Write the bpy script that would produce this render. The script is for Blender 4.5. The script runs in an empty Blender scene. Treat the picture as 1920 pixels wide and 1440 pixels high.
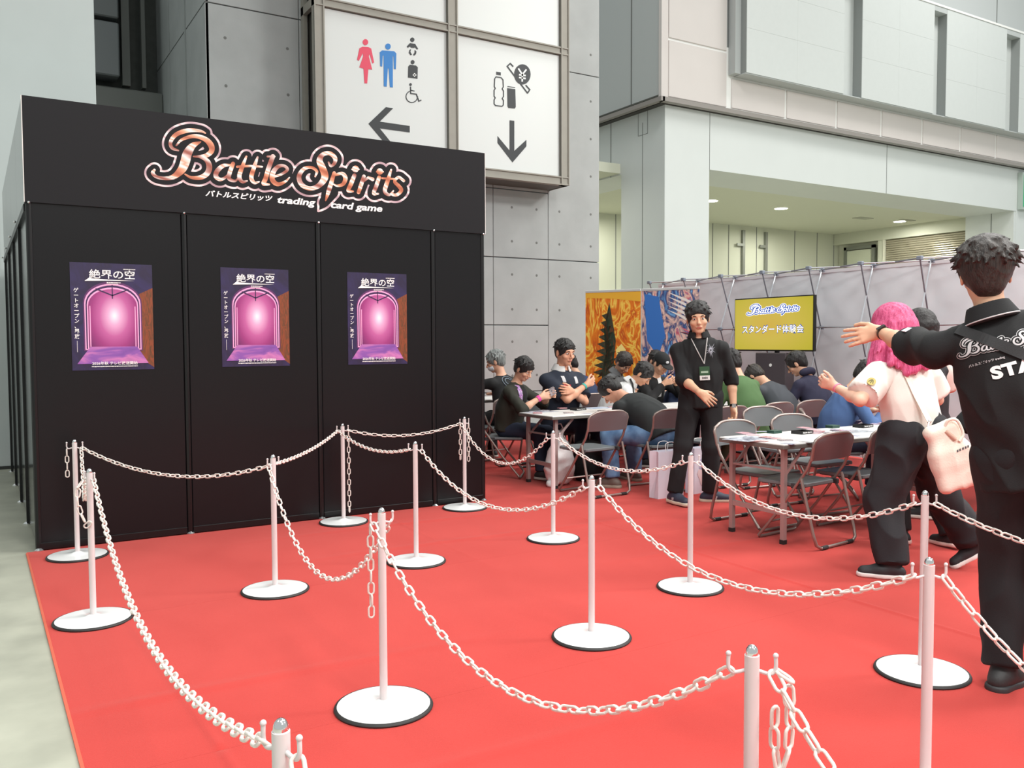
import bpy, bmesh, math, random
import numpy as np
from mathutils import Vector, Matrix
from mathutils.bvhtree import BVHTree
from mathutils.geometry import tessellate_polygon
sc = bpy.context.scene
COL = sc.collection
rnd = random.Random(7)
R_ = math.radians
# ------------------------------------------------------------------ camera
FPX = 1641.915
YAW, PITCH, ROLL, CAMH = R_(31.5998), R_(2.7718), R_(-0.24177), 1.4111
cF = np.array([math.sin(YAW)*math.cos(PITCH), math.cos(YAW)*math.cos(PITCH), -math.sin(PITCH)])
_R = np.array([math.cos(YAW), -math.sin(YAW), 0.0]); _U = np.cross(_R, cF)
cR = math.cos(ROLL)*_R + math.sin(ROLL)*_U
cU = -math.sin(ROLL)*_R + math.cos(ROLL)*_U
cC = np.array([0, 0, CAMH])
cam = bpy.data.cameras.new('camera'); cam.sensor_width = 36.0; cam.lens = FPX/1920*36
cam.clip_end = 200
camo = bpy.data.objects.new('camera', cam); COL.objects.link(camo)
M = Matrix(((cR[0], cU[0], -cF[0], 0), (cR[1], cU[1], -cF[1], 0), (cR[2], cU[2], -cF[2], CAMH), (0, 0, 0, 1)))
camo.matrix_world = M
sc.camera = camo
# ------------------------------------------------------------------ light
sc.view_settings.view_transform = 'Standard'; sc.view_settings.look = 'None'
sc.view_settings.gamma = 1.0; sc.view_settings.use_curve_mapping = False
sc.view_settings.exposure = 0.0
w = bpy.data.worlds.new('world'); sc.world = w; w.use_nodes = True
w.node_tree.nodes['Background'].inputs[0].default_value = (0.93, 1.0, 0.97, 1)
w.node_tree.nodes['Background'].inputs[1].default_value = 0.60
def area(name, loc, size, power, col=(1, 1, 1), rot=(0, 0, 0), shape='SQUARE', sy=None):
    l = bpy.data.lights.new(name, 'AREA'); l.energy = power; l.size = size; l.color = col
    if sy: l.shape = 'RECTANGLE'; l.size_y = sy
    o = bpy.data.objects.new(name, l); o.location = loc; o.rotation_euler = rot; COL.objects.link(o)
    return o
# unseen overhead hall lamps; those near the hall block added to brighten its walls
for (lx, ly, lz, pw, s) in [(0.8, -1.0, 7.5, 490, 2.2), (5.8, 2.0, 9.0, 360, 2.5), (-5.0, 4.0, 9.5, 170, 2.5), (3.5, -8.5, 10, 1250, 3.0), (13.0, 4.0, 11.5, 560, 3.0), (19, -4, 12, 3300, 3.5), (24, 9.5, 17, 1150, 3.5), (10, 9.0, 14, 500, 3.0)]:
    area('hall_light', (lx, ly, lz), s, pw, (1.0, 0.985, 0.95))
# ------------------------------------------------------------------ unproject helpers
def _ray(x, y): return cF + cR*(x-960)/FPX - cU*(y-720)/FPX
def PZ(x, y, z=0.0):
    d = _ray(x, y); return cC + d*(z-cC[2])/d[2]
def PX(x, y, X):
    d = _ray(x, y); return cC + d*X/d[0]
def PY(x, y, Y):
    d = _ray(x, y); return cC + d*Y/d[1]
def PN(x, y, p0, n):
    d = _ray(x, y); p0 = np.array(p0, float); n = np.array(n, float)
    return cC + d*((p0-cC)@n)/(d@n)
# ------------------------------------------------------------------ materials
def lin(c):
    if isinstance(c, str):
        c = c.lstrip('#'); c = tuple(int(c[i:i+2], 16)/255 for i in (0, 2, 4))
    return tuple((v/12.92 if v <= 0.04045 else ((v+0.055)/1.055)**2.4) for v in c[:3]) + (1,)
MATS = {}
def mat(name, col, rough=0.6, metal=0.0, var=0.0, scale=8.0, bump=0.0, bscale=80.0, col2=None, spec=None, emit=None, estr=1.0, aniso=None, coat=0.0, sheen=0.0):
    if name in MATS: return MATS[name]
    m = bpy.data.materials.new(name); m.use_nodes = True; nt = m.node_tree; b = nt.nodes['Principled BSDF']
    b.inputs['Base Color'].default_value = lin(col); b.inputs['Roughness'].default_value = rough
    b.inputs['Metallic'].default_value = metal
    if spec is not None: b.inputs['Specular IOR Level'].default_value = spec
    if coat: b.inputs['Coat Weight'].default_value = coat
    if sheen: b.inputs['Sheen Weight'].default_value = sheen
    if emit: b.inputs['Emission Color'].default_value = lin(emit); b.inputs['Emission Strength'].default_value = estr
    tc = nt.nodes.new('ShaderNodeTexCoord')
    if var or col2:
        n = nt.nodes.new('ShaderNodeTexNoise'); n.inputs['Scale'].default_value = scale; n.inputs['Detail'].default_value = 5
        nt.links.new(tc.outputs['Object'], n.inputs['Vector'])
        r = nt.nodes.new('ShaderNodeValToRGB'); c1 = lin(col)
        c2 = lin(col2) if col2 else tuple(max(0, v*(1-var)) for v in c1[:3]) + (1,)
        if not col2: c1 = tuple(min(1, v*(1+var*.6)) for v in c1[:3]) + (1,)
        r.color_ramp.elements[0].color = c2; r.color_ramp.elements[1].color = c1
        r.color_ramp.elements[0].position = 0.35; r.color_ramp.elements[1].position = 0.65
        nt.links.new(n.outputs['Fac'], r.inputs[0]); nt.links.new(r.outputs[0], b.inputs['Base Color'])
    if bump:
        n2 = nt.nodes.new('ShaderNodeTexNoise'); n2.inputs['Scale'].default_value = bscale; n2.inputs['Detail'].default_value = 3
        nt.links.new(tc.outputs['Object'], n2.inputs['Vector'])
        bp = nt.nodes.new('ShaderNodeBump'); bp.inputs['Strength'].default_value = bump; bp.inputs['Distance'].default_value = 0.01
        nt.links.new(n2.outputs['Fac'], bp.inputs['Height']); nt.links.new(bp.outputs[0], b.inputs['Normal'])
    MATS[name] = m; return m
def ramp_mat(name, stops, mode='wave', scale=3.0, dist=6.0, detail=4.0, rough=0.5, coord='Generated', rot=(0, 0, 0), bands='BANDS'):
    """printed art: noise or distorted wave run through a colour ramp"""
    m = bpy.data.materials.new(name); m.use_nodes = True; nt = m.node_tree; b = nt.nodes['Principled BSDF']; b.inputs['Roughness'].default_value = rough
    tc = nt.nodes.new('ShaderNodeTexCoord'); mp = nt.nodes.new('ShaderNodeMapping'); mp.inputs['Rotation'].default_value = rot
    nt.links.new(tc.outputs[coord], mp.inputs[0])
    r = nt.nodes.new('ShaderNodeValToRGB')
    while len(r.color_ramp.elements) < len(stops): r.color_ramp.elements.new(0.5)
    for e, (p, c) in zip(r.color_ramp.elements, stops): e.position = p; e.color = lin(c)
    if mode == 'wave':
        t = nt.nodes.new('ShaderNodeTexWave'); t.inputs['Scale'].default_value = scale; t.inputs['Distortion'].default_value = dist; t.inputs['Detail'].default_value = detail; t.inputs['Detail Scale'].default_value = 1.6
        t.wave_type = bands; o = t.outputs['Fac']
    elif mode == 'noise':
        t = nt.nodes.new('ShaderNodeTexNoise'); t.inputs['Scale'].default_value = scale; t.inputs['Detail'].default_value = detail; t.inputs['Distortion'].default_value = dist; o = t.outputs['Fac']
    elif mode == 'voronoi':
        n = nt.nodes.new('ShaderNodeTexNoise'); n.inputs['Scale'].default_value = scale*.6
        mx = nt.nodes.new('ShaderNodeMixRGB'); mx.inputs[0].default_value = dist; nt.links.new(mp.outputs[0], mx.inputs[1]); nt.links.new(n.outputs['Color'], mx.inputs[2]); nt.links.new(mp.outputs[0], n.inputs['Vector'])
        t = nt.nodes.new('ShaderNodeTexVoronoi'); t.inputs['Scale'].default_value = scale; nt.links.new(mx.outputs[0], t.inputs['Vector'])
        sp = nt.nodes.new('ShaderNodeSeparateColor'); nt.links.new(t.outputs['Color'], sp.inputs[0]); o = sp.outputs[0]
    elif mode == 'grad':
        t = nt.nodes.new('ShaderNodeTexGradient'); o = t.outputs['Fac']
    elif mode == 'sphere':
        t = nt.nodes.new('ShaderNodeTexGradient'); t.gradient_type = 'SPHERICAL'; o = t.outputs['Fac']
    if mode != 'voronoi': nt.links.new(mp.outputs[0], t.inputs['Vector'])
    nt.links.new(o, r.inputs[0]); nt.links.new(r.outputs[0], b.inputs['Base Color'])
    MATS[name] = m; m['mapping'] = 1; return m
# ------------------------------------------------------------------ mesh helpers
def V(*a): return np.array(a, float)
class MB:
    """mesh builder: boxes, tubes, prisms collected into one mesh"""
    def __init__(s): s.v = []; s.f = []
    def add(s, vs, fs):
        o = len(s.v); s.v += [tuple(map(float, v)) for v in vs]; s.f += [tuple(i+o for i in f) for f in fs]; return s
    def box(s, lo, hi, bev=0.0):
        x0, y0, z0 = [min(a, b) for a, b in zip(lo, hi)]; x1, y1, z1 = [max(a, b) for a, b in zip(lo, hi)]
        if bev <= 0:
            vs = [(x0, y0, z0), (x1, y0, z0), (x1, y1, z0), (x0, y1, z0), (x0, y0, z1), (x1, y0, z1), (x1, y1, z1), (x0, y1, z1)]
            return s.add(vs, [(0, 3, 2, 1), (4, 5, 6, 7), (0, 1, 5, 4), (1, 2, 6, 5), (2, 3, 7, 6), (3, 0, 4, 7)])
        bm = bmesh.new(); bmesh.ops.create_cube(bm, size=1)
        bmesh.ops.scale(bm, verts=bm.verts, vec=(x1-x0, y1-y0, z1-z0)); bmesh.ops.translate(bm, verts=bm.verts, vec=((x0+x1)/2, (y0+y1)/2, (z0+z1)/2))
        bmesh.ops.bevel(bm, geom=bm.edges[:], offset=bev, segments=1, affect='EDGES')
        bm.verts.index_update(); s.add([v.co for v in bm.verts], [[v.index for v in f.verts] for f in bm.faces]); bm.free(); return s
    def obox(s, c, ax, ay, az, h):
        """oriented box: centre, unit axes, half sizes"""
        c = np.array(c, float); ax, ay, az = [np.array(a, float) for a in (ax, ay, az)]
        vs = [c+ax*h[0]*i+ay*h[1]*j+az*h[2]*k for k in (-1, 1) for j in (-1, 1) for i in (-1, 1)]
        return s.add(vs, [(0, 2, 3, 1), (4, 5, 7, 6), (0, 1, 5, 4), (1, 3, 7, 5), (3, 2, 6, 7), (2, 0, 4, 6)])
    def bar(s, a, b, w, h, up=(0, 0, 1)):
        a = np.array(a, float); b = np.array(b, float); d = b-a; L = np.linalg.norm(d); d /= L
        up = np.array(up, float)
        if abs(d@up) > .99: up = V(1, 0, 0)
        x = np.cross(d, up); x /= np.linalg.norm(x); z = np.cross(x, d)
        return s.obox((a+b)/2, x, d, z, (w/2, L/2, h/2))
    def tube(s, pts, r, n=8, caps=True, closed=False, rs=None):
        pts = [np.array(p, float) for p in pts]; N = len(pts); rs = rs or [r]*N
        T = []
        for i in range(N):
            if closed: t = pts[(i+1) % N]-pts[i-1]
            else: t = pts[min(i+1, N-1)]-pts[max(i-1, 0)]
            T.append(t/(np.linalg.norm(t)+1e-12))
        up = V(0, 0, 1) if abs(T[0][2]) < .9 else V(1, 0, 0)
        x = np.cross(T[0], up); x /= np.linalg.norm(x)
        vs = []
        for i in range(N):
            x = x-T[i]*(x@T[i]); x /= np.linalg.norm(x); y = np.cross(T[i], x)
            for k in range(n):
                a = 2*math.pi*k/n; vs.append(pts[i]+rs[i]*(math.cos(a)*x+math.sin(a)*y))
        fs = []
        for i in range(N if closed else N-1):
            j = (i+1) % N
            for k in range(n):
                fs.append((i*n+k, i*n+(k+1) % n, j*n+(k+1) % n, j*n+k))
        if caps and not closed:
            fs.append(tuple(range(n))[::-1]); fs.append(tuple((N-1)*n+k for k in range(n)))
        return s.add(vs, fs)
    def lathe(s, prof, n=32, c=(0, 0, 0)):
        vs = []; fs = []
        for (r, z) in prof:
            for k in range(n):
                a = 2*math.pi*k/n; vs.append((c[0]+r*math.cos(a), c[1]+r*math.sin(a), c[2]+z))
        for i in range(len(prof)-1):
            for k in range(n): fs.append((i*n+k, i*n+(k+1) % n, (i+1)*n+(k+1) % n, (i+1)*n+k))
        fs.append(tuple(range(n))[::-1]); fs.append(tuple((len(prof)-1)*n+k for k in range(n)))
        return s.add(vs, fs)
    def sphere(s, c, r, n=12, m=8, ax=None):
        c = np.array(c, float); r = np.array(r, float)*np.ones(3); ax = np.eye(3) if ax is None else np.array(ax)
        vs = []; fs = []
        for i in range(m+1):
            t = math.pi*i/m
            for k in range(n):
                a = 2*math.pi*k/n; l = V(math.sin(t)*math.cos(a), math.sin(t)*math.sin(a), math.cos(t))*r; vs.append(c+l@ax)
        for i in range(m):
            for k in range(n): fs.append((i*n+k, (i+1)*n+k, (i+1)*n+(k+1) % n, i*n+(k+1) % n))
        return s.add(vs, fs)
    def prism(s, loop, off, holes=()):
        """flat outline (3-D points) extruded by vector off"""
        off = np.array(off, float); loops = [[np.array(p, float) for p in l] for l in [loop]+list(holes)]
        tris = tessellate_polygon([[Vector(p) for p in l] for l in loops]); allp = [p for l in loops for p in l]; n = len(allp)
        nn = V(0, 0, 0)
        for i in range(len(loops[0])): nn += np.cross(loops[0][i-1], loops[0][i])
        fs = []
        for t in tris:
            a, b, c = [allp[i] for i in t]; fn = np.cross(b-a, c-a)
            t2 = tuple(t) if fn@off < 0 else tuple(t)[::-1]
            fs.append(t2); fs.append(tuple(i+n for i in t2[::-1]))
        o = 0
        for l in loops:
            k = len(l)
            flip = (nn@off < 0)
            for i in range(k):
                q = (o+i, o+(i+1) % k, o+(i+1) % k+n, o+i+n); fs.append(q if not flip else q[::-1])
            o += k
        return s.add(allp+[p+off for p in allp], fs)
    def mesh(s, name, m, smooth=False):
        me = bpy.data.meshes.new(name); me.from_pydata(s.v, [], s.f); me.update()
        if m: me.materials.append(m)
        if smooth: me.shade_smooth() if hasattr(me, 'shade_smooth') else None
        return me
    def build(s, name, m=None, parent=None, smooth=False, **kw):
        o = bpy.data.objects.new(name, s.mesh(name, m, smooth)); COL.objects.link(o)
        if smooth:
            try: o.data.set_sharp_from_angle(angle=R_(50))
            except Exception: pass
        if parent: o.parent = parent
        for k, v in kw.items(): o[k] = v
        return o
def tag(o, label=None, cat=None, group=None, kind=None):
    if label: o['label'] = label
    if cat: o['category'] = cat
    if group: o['group'] = group
    if kind: o['kind'] = kind
    return o
def empty(name, loc=(0, 0, 0), rz=0.0, label=None, cat=None, group=None):
    o = bpy.data.objects.new(name, None); o.location = loc; o.rotation_euler = (0, 0, rz); o.empty_display_size = .1
    COL.objects.link(o); return tag(o, label, cat, group)
KIDS = {}
def copy_tree(o, parent=None):
    c = o.copy(); COL.objects.link(c)
    if parent: c.parent = parent
    for ch in [x for x in COL.objects if x.parent == o]: copy_tree(ch, c)
    return c
def struct(o): o['kind'] = 'structure'; return o
def text_mesh(s, size, bold=0.0, shear=0.0, spacing=1.0, vertical=False):
    """returns (verts Nx2, faces) of flat lettering, origin at left baseline"""
    out_v = []; out_f = []
    items = [(s, 0, 0)] if not vertical else [(ch, 0, -i*size*1.02) for i, ch in enumerate(s)]
    for t, ox, oy in items:
        c = bpy.data.curves.new('lettering', 'FONT'); c.body = t; c.size = size; c.offset = bold*size; c.shear = shear; c.space_character = spacing; c.resolution_u = 4
        o = bpy.data.objects.new('lettering_tmp', c); COL.objects.link(o)
        dg = bpy.context.evaluated_depsgraph_get(); me = o.evaluated_get(dg).to_mesh()
        b = len(out_v); out_v += [(v.co.x+ox, v.co.y+oy) for v in me.vertices]; out_f += [tuple(i+b for i in p.vertices) for p in me.polygons]
        o.evaluated_get(dg).to_mesh_clear(); bpy.data.objects.remove(o); bpy.data.curves.remove(c)
    return np.array(out_v), out_f
def put_text(name, s, org, ux, uy, size, m, parent=None, width=None, height=None, off=(0, 0, 0), **kw):
    """lettering on a plane: org = lower-left corner, ux/uy unit axes; optional fit to width/height"""
    v, f = text_mesh(s, size, **kw)
    lo = v.min(0); hi = v.max(0); v = v-lo
    if width: v[:, 0] *= width/(hi-lo)[0]
    if height: v[:, 1] *= height/(hi-lo)[1]
    org = np.array(org, float)+np.array(off, float); P = org+v[:, :1]*np.array(ux)+v[:, 1:]*np.array(uy)
    b = MB(); b.add(P, f); return b.build(name, m, parent)
# ================================================================== SETTING
def plain(name, lo, hi, m, parent=None, **kw): return MB().box(lo, hi).build(name, m, parent, **kw)
m_floor = mat('hall_floor', '#a9aa9b', .42, var=.17, scale=2.6, bump=.05, bscale=14)
m_white = mat('white_wall', '#c3cbca', .65, var=.02, scale=2)
m_conc = mat('concrete', '#a4a7a7', .75, var=.07, scale=2.2, bump=.06, bscale=30)
m_concd = mat('concrete_joint', '#757c7e', .8)
m_dark = mat('dark_void', '#3a3c3a', .8)
m_hall = mat('hall_panel', '#d0d4d3', .55, var=.012, scale=1.5)
m_rose = mat('rosy_panel', '#cfc8c5', .55, var=.015, scale=1.5)
m_reveal = mat('dark_reveal', '#3c3936', .6)
m_joint = mat('white_joint', '#e6e6e4', .5)
m_gray = mat('gray_panel', '#b4b8b8', .55)
m_in = mat('inner_wall', '#c7c9b8', .7)
m_inceil = mat('inner_ceiling', '#cfd1c0', .8)
m_line = mat('joint_line', '#6f7270', .7)
fl = struct(MB().box((-8, -6, -.2), (32, 26, 0)).build('floor', m_floor)); fl['label'] = 'pale grey-green polished concrete hall floor'
# red carpet
def carpet_mat():
    m = bpy.data.materials.new('red_carpet'); m.use_nodes = True; nt = m.node_tree; b = nt.nodes['Principled BSDF']
    b.inputs['Roughness'].default_value = .95; b.inputs['Specular IOR Level'].default_value = .15; b.inputs['Sheen Weight'].default_value = .25
    b.inputs['Sheen Tint'].default_value = (1, .6, .55, 1)
    tc = nt.nodes.new('ShaderNodeTexCoord'); n = nt.nodes.new('ShaderNodeTexNoise'); n.inputs['Scale'].default_value = 380; n.inputs['Detail'].default_value = 2
    n3 = nt.nodes.new('ShaderNodeTexNoise'); n3.inputs['Scale'].default_value = 1.1; n3.inputs['Detail'].default_value = 3
    for q in (n, n3): nt.links.new(tc.outputs['Object'], q.inputs['Vector'])
    r = nt.nodes.new('ShaderNodeValToRGB'); r.color_ramp.elements[0].color = lin('#b4322d'); r.color_ramp.elements[1].color = lin('#c1403b')
    r.color_ramp.elements[0].position = .3; r.color_ramp.elements[1].position = .7
    ad = nt.nodes.new('ShaderNodeMath'); ad.operation = 'ADD'; ml = nt.nodes.new('ShaderNodeMath'); ml.operation = 'MULTIPLY'; ml.inputs[1].default_value = .5
    nt.links.new(n.outputs['Fac'], ad.inputs[0]); nt.links.new(n3.outputs['Fac'], ad.inputs[1]); nt.links.new(ad.outputs[0], ml.inputs[0]); nt.links.new(ml.outputs[0], r.inputs[0])
    nt.links.new(r.outputs[0], b.inputs['Base Color'])
    bp = nt.nodes.new('ShaderNodeBump'); bp.inputs['Strength'].default_value = .35; bp.inputs['Distance'].default_value = .004
    nt.links.new(n.outputs['Fac'], bp.inputs['Height']); nt.links.new(bp.outputs[0], b.inputs['Normal'])
    return m
CZ = .006
def carpet_strip(y0, y1, name='carpet_roll'):
    X0 = .27 if y1 < 6.75 else .37
    # a roll of needle felt laid along X with faint lengthwise ripples
    RX = [.66, 1.62, 2.75, 4.05]; xs_ = set(np.linspace(X0, 9.6, 61).round(4))
    for c in RX: xs_ |= set((c+np.linspace(-.16, .16, 33)).round(4))
    xs_ = sorted(x for x in xs_ if X0 <= x <= 9.6); nx, ny = len(xs_)-1, 60; vs = []; fs = []
    r2 = random.Random(int(y0*100)); ph = [r2.uniform(0, 6) for _ in range(4)]
    for j in range(ny+1):
        for i in range(nx+1):
            x = xs_[i]; y = y0+(y1-y0)*j/ny; z = CZ
            if 0 < j < ny and 0 < i < nx:
                for q in range(2):
                    c = y0+(y1-y0)*(.3+.4*q)+.05*math.sin(x*1.3+ph[q]); z += .007*math.exp(-((y-c)/.03)**2)*max(0, math.sin(x*.9+ph[q]))
                for q, c in enumerate(RX):
                    z += .008*math.exp(-((x-c-.05*math.sin(y*.8+q))/.018)**2)*max(0, math.sin(y*.55+q*1.9))
            vs.append((x, y, z))
    for j in range(ny):
        for i in range(nx): a = j*(nx+1)+i; fs.append((a, a+1, a+nx+2, a+nx+1))
    n0 = len(vs); vs += [(vs[k][0], vs[k][1], .0005) for k in (0, nx, ny*(nx+1)+nx, ny*(nx+1))]
    fs += [(0, n0, n0+1, nx), (nx, n0+1, n0+2, ny*(nx+1)+nx), (ny*(nx+1)+nx, n0+2, n0+3, ny*(nx+1)), (ny*(nx+1), n0+3, n0, 0)]
    b = MB(); b.add(vs, fs); return b.build(name, m_carpet, carpet, smooth=True)
m_carpet = carpet_mat()
carpet = empty('red_carpet', (0, 0, 0), 0, 'bright red event carpet laid in strips over the concrete hall floor', 'carpet')
yy = 6.69-1.82*5
while yy < 11.2:
    carpet_strip(yy+.0004, yy+1.8196); yy += 1.82
MB().box((.264, -2.4, .0004), (.276, 6.66, CZ+.0012)).build('edge_tape', mat('edge_tape', '#c8604a', .6), carpet, label='orange tape along the carpet edge')
# white wall at far left
wl = struct(plain('wall_left', (-9, 11.35, 0), (1.31, 11.6, 9), m_white)); wl['label'] = 'plain white partition wall behind the black booth'
struct(plain('baseboard_left', (-9, 11.335, 0), (1.31, 11.35, .035), m_dark))
# dark service recess
rec = struct(plain('wall_recess', (1.0, 16.1, 0), (3.0, 16.4, 11), mat('recess_wall', '#4e514e', .8, var=.1)))
for a, b, mm in [((1.0, 15.6, 4.95), (2.82, 16.1, 5.55), '#6a6d69'), ((1.0, 15.5, 5.7), (2.15, 15.9, 6.55), '#73787a'), ((1.0, 15.5, 6.62), (2.15, 15.9, 7.35), '#6d7273'), ((1.0, 15.5, 7.42), (2.15, 15.9, 8.6), '#6a6f70')]:
    MB().box(a, b, .02).build('duct', mat('duct'+mm, mm, .5), rec)
MB().box((2.2, 15.6, 5.6), (2.32, 15.75, 9)).box((2.5, 15.6, 5.6), (2.56, 15.75, 9)).build('pipe_rack', mat('pipe_rack', '#5d5f5c', .6), rec)
struct(plain('wall_recess_low', (1.0, 15.9, 0), (2.82, 16.1, 4.95), mat('recess_low', '#7b7f7a', .8)))
# concrete core wall (front face Y=12.5), slabs are parts
core = struct(MB().box((2.85, 12.54, 0), (9.50, 16.4, 11)).build('wall_concrete', m_concd)); core['label'] = 'grey cast concrete core wall with tie holes behind the seated players'
zs = [0, .567, 1.687, 2.807, 3.93, 6.04, 8.2, 10.9]
xs = [2.82, 4.12, 5.2, 6.25, 7.34, 8.43, 9.52]
for i in range(len(xs)-1):
    zz_ = zs if i < len(xs)-2 else [0, 2.807, 6.04, 10.9]
    for j in range(len(zz_)-1):
        MB().box((xs[i]+.005, 12.5, zz_[j]+.008), (xs[i+1]-.005, 12.56, zz_[j+1]-.008), .003).build('concrete_panel', m_conc, core)
ys = [12.5, 13.76, 15.0, 16.1]
for i in range(3):
    for j in range(len(zs)-1):
        MB().box((2.82, ys[i]+(.012 if i else .0), zs[j]+.012), (2.86, ys[i+1]-.012, zs[j+1]-.012)).build('concrete_panel', m_conc, core)
MB().box((2.80, 13.74, 0), (2.83, 13.78, 10)).build('corner_strip', mat('light_strip', '#9fa4a3', .6), core)
hole = MB().lathe([(.022, 0), (.022, -.012)][::-1], 10).mesh('tie_hole', mat('tie_hole', '#6e6f6d', .9))
for x in (2.95+.13, 3.95, 7.70, 8.19, 8.66, 9.33, 7.0):
    for z in (.28, .84, 1.41, 1.95, 2.53, 3.08, 3.64, 4.3, 4.95, 5.6, 6.4):
        o = bpy.data.objects.new('tie_hole', hole); o.parent = core; o.location = (x, 12.499, z); o.rotation_euler = (R_(90), 0, 0); COL.objects.link(o)
# ------------------------------------------------ direction sign box
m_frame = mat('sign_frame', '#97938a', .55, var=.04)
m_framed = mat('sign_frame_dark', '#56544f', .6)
m_panel = mat('sign_panel', '#d3d6d5', .4)
YS = 11.95
sg = empty('direction_sign', (6.3, 12.0, 4.0), 0, 'large framed white direction sign with toilet and vending pictograms on concrete wall', 'sign')
def sgp(b, name, m, **kw):
    o = b.build(name, m, sg, **kw); o.matrix_parent_inverse = Matrix.Translation((-6.3, -12.0, -4.0)); return o
xa = PY(590, 150, YS)[0]; xb = PY(609, 150, YS)[0]; xc = PY(840, 180, YS)[0]; xd = PY(858, 180, YS)[0]; xe = PY(1051, 220, YS)[0]; xf = PY(1066, 220, YS)[0]
z0 = PY(1060, 348, YS)[2]; z1 = PY(1050, 331, YS)[2]; z2 = PY(1048, 102, YS)[2]; z3 = PY(1048, 88, YS)[2]; z4 = z3+(z3-z1)
for nm, lo, hi in [('frame_bar', (xa, YS-.03, z0), (xb, YS+.09, z4+.1)), ('frame_bar', (xc, YS-.03, z0), (xd, YS+.09, z4+.1)), ('frame_bar', (xe, YS-.03, z0), (xf, YS+.09, z4+.1))]:
    sgp(MB().box((lo[0], lo[1]+.02, lo[2]), (hi[0], hi[1], hi[2])).box((lo[0], lo[1], lo[2]), (lo[0]+.02, lo[1]+.03, hi[2])).box((hi[0]-.02, lo[1], lo[2]), (hi[0], lo[1]+.03, hi[2])), nm, m_frame)
for a, b in [(z0, z1), (z2, z3), (z4, z4+.12)]:
    sgp(MB().box((xa, YS-.005, a), (xf, YS+.085, b)).box((xa, YS-.025, a), (xf, YS, a+.02)).box((xa, YS-.025, b-.02), (xf, YS, b)), 'frame_bar', m_frame)
for a, b in [(xb, xc), (xd, xe)]:
    for c, d in [(z1, z2), (z3, z4)]:
        sgp(MB().box((a+.01, YS+.025, c+.01), (b-.01, YS+.06, d-.01)), 'sign_panel', m_panel)
# side frame (left return) and soffit
sgp(MB().box((xa, YS+.05, z0), (xa+.06, 12.5, z0+.1)).box((xa, YS+.05, z2), (xa+.06, 12.5, z3)).box((xa, 12.40, z0), (xa+.06, 12.5, z4)).box((xa, YS+.05, z4), (xa+.06, 12.5, z4+.1)), 'side_frame', m_frame)
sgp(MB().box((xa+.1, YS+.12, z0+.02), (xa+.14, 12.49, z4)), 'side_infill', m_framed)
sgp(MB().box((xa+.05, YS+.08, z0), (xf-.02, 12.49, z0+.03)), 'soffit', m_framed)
sgp(MB().box((xf-.05, YS+.05, z0), (xf, 12.5, z4+.1)), 'side_cover', m_frame)
# pictograms (crop coordinates: 560 + x/3.3103, y/3.3103)
NS = V(0, -.004, 0)
def icp(pts): return [PY(560+x/3.3103, y/3.3103, YS+.0245) for x, y in pts]
def icon(name, m, polys=(), circles=(), strokes=(), holes=None):
    b = MB()
    for k, pl in enumerate(polys): b.prism(icp(pl), NS, [icp(h) for h in holes[k]] if holes and holes[k] else ())
    for cx, cy, rx, ry in circles: b.prism(icp([(cx+rx*math.cos(a), cy+ry*math.sin(a)) for a in [2*math.pi*i/24 for i in range(24)]]), NS)
    for pts, wd in strokes:
        for i in range(len(pts)-1):
            (x1, y1), (x2, y2) = pts[i], pts[i+1]; L = math.hypot(x2-x1, y2-y1) or 1; nx, ny = -(y2-y1)/L*wd/2, (x2-x1)/L*wd/2; ex, ey = (x2-x1)/L*wd*.3, (y2-y1)/L*wd*.3
            b.prism(icp([(x1+nx-ex, y1+ny-ey), (x2+nx+ex, y2+ny+ey), (x2-nx+ex, y2-ny+ey), (x1-nx-ex, y1-ny-ey)]), NS*(1+.02*i))
    return sgp(b, name, m)
k_ink = mat('sign_ink', '#26292d', .5); k_red = mat('sign_red', '#d9405c', .5); k_blue = mat('sign_blue', '#2277bf', .5); k_wh = mat('sign_white_ink', '#e6e8e7', .5)
icon('woman_pictogram', k_red, [[(395, 290), (432, 292), (450, 302), (468, 388), (457, 394), (440, 335), (435, 350), (456, 432), (432, 430), (425, 518), (408, 517), (402, 426), (376, 418), (400, 350), (398, 330), (374, 377), (362, 372), (377, 300)]], [(414, 262, 17, 19)])
icon('man_pictogram', k_blue, [[(517, 313), (592, 318), (606, 332), (603, 430), (591, 429), (588, 350), (584, 350), (584, 543), (566, 541), (558, 425), (553, 425), (546, 538), (528, 536), (527, 345), (522, 345), (518, 413), (506, 411), (503, 325)]], [(554, 289, 17, 19)])
icon('baby_pictogram', k_ink, [[(671, 288), (690, 268), (722, 272), (741, 303), (735, 308), (720, 294), (716, 298), (696, 296), (692, 288), (677, 297)], [(688, 309), (697, 305), (693, 322), (703, 340), (694, 343), (683, 328)], [(720, 310), (731, 320), (728, 336), (716, 346), (710, 340), (719, 326)]], [(705, 247, 13, 14)])
icon('ostomate_pictogram', k_ink, [[(680, 412), (690, 402), (728, 407), (739, 418), (737, 489), (678, 481)]], [(707, 386, 12, 13)])
b = MB(); [b.prism([p+NS*1.5 for p in icp([(718+dx*a, 466+dy*a) for dx, dy in q])], NS*.3) for a, q in [(1, [(-11, -4), (11, -4), (11, 4), (-11, 4)]), (1, [(-4, -11), (4, -11), (4, 11), (-4, 11)])]]; sgp(b, 'white_cross', k_wh)
arc = [(702+36*math.cos(a), 600+36*math.sin(a)) for a in [R_(d) for d in range(250, -20, -18)]]
icon('wheelchair_pictogram', k_ink, [], [(694, 525, 8, 9)], [([(694, 540), (695, 580), (730, 585), (746, 628), (759, 622)], 7), ([(696, 560), (718, 565)], 5), (arc, 5)])
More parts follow.
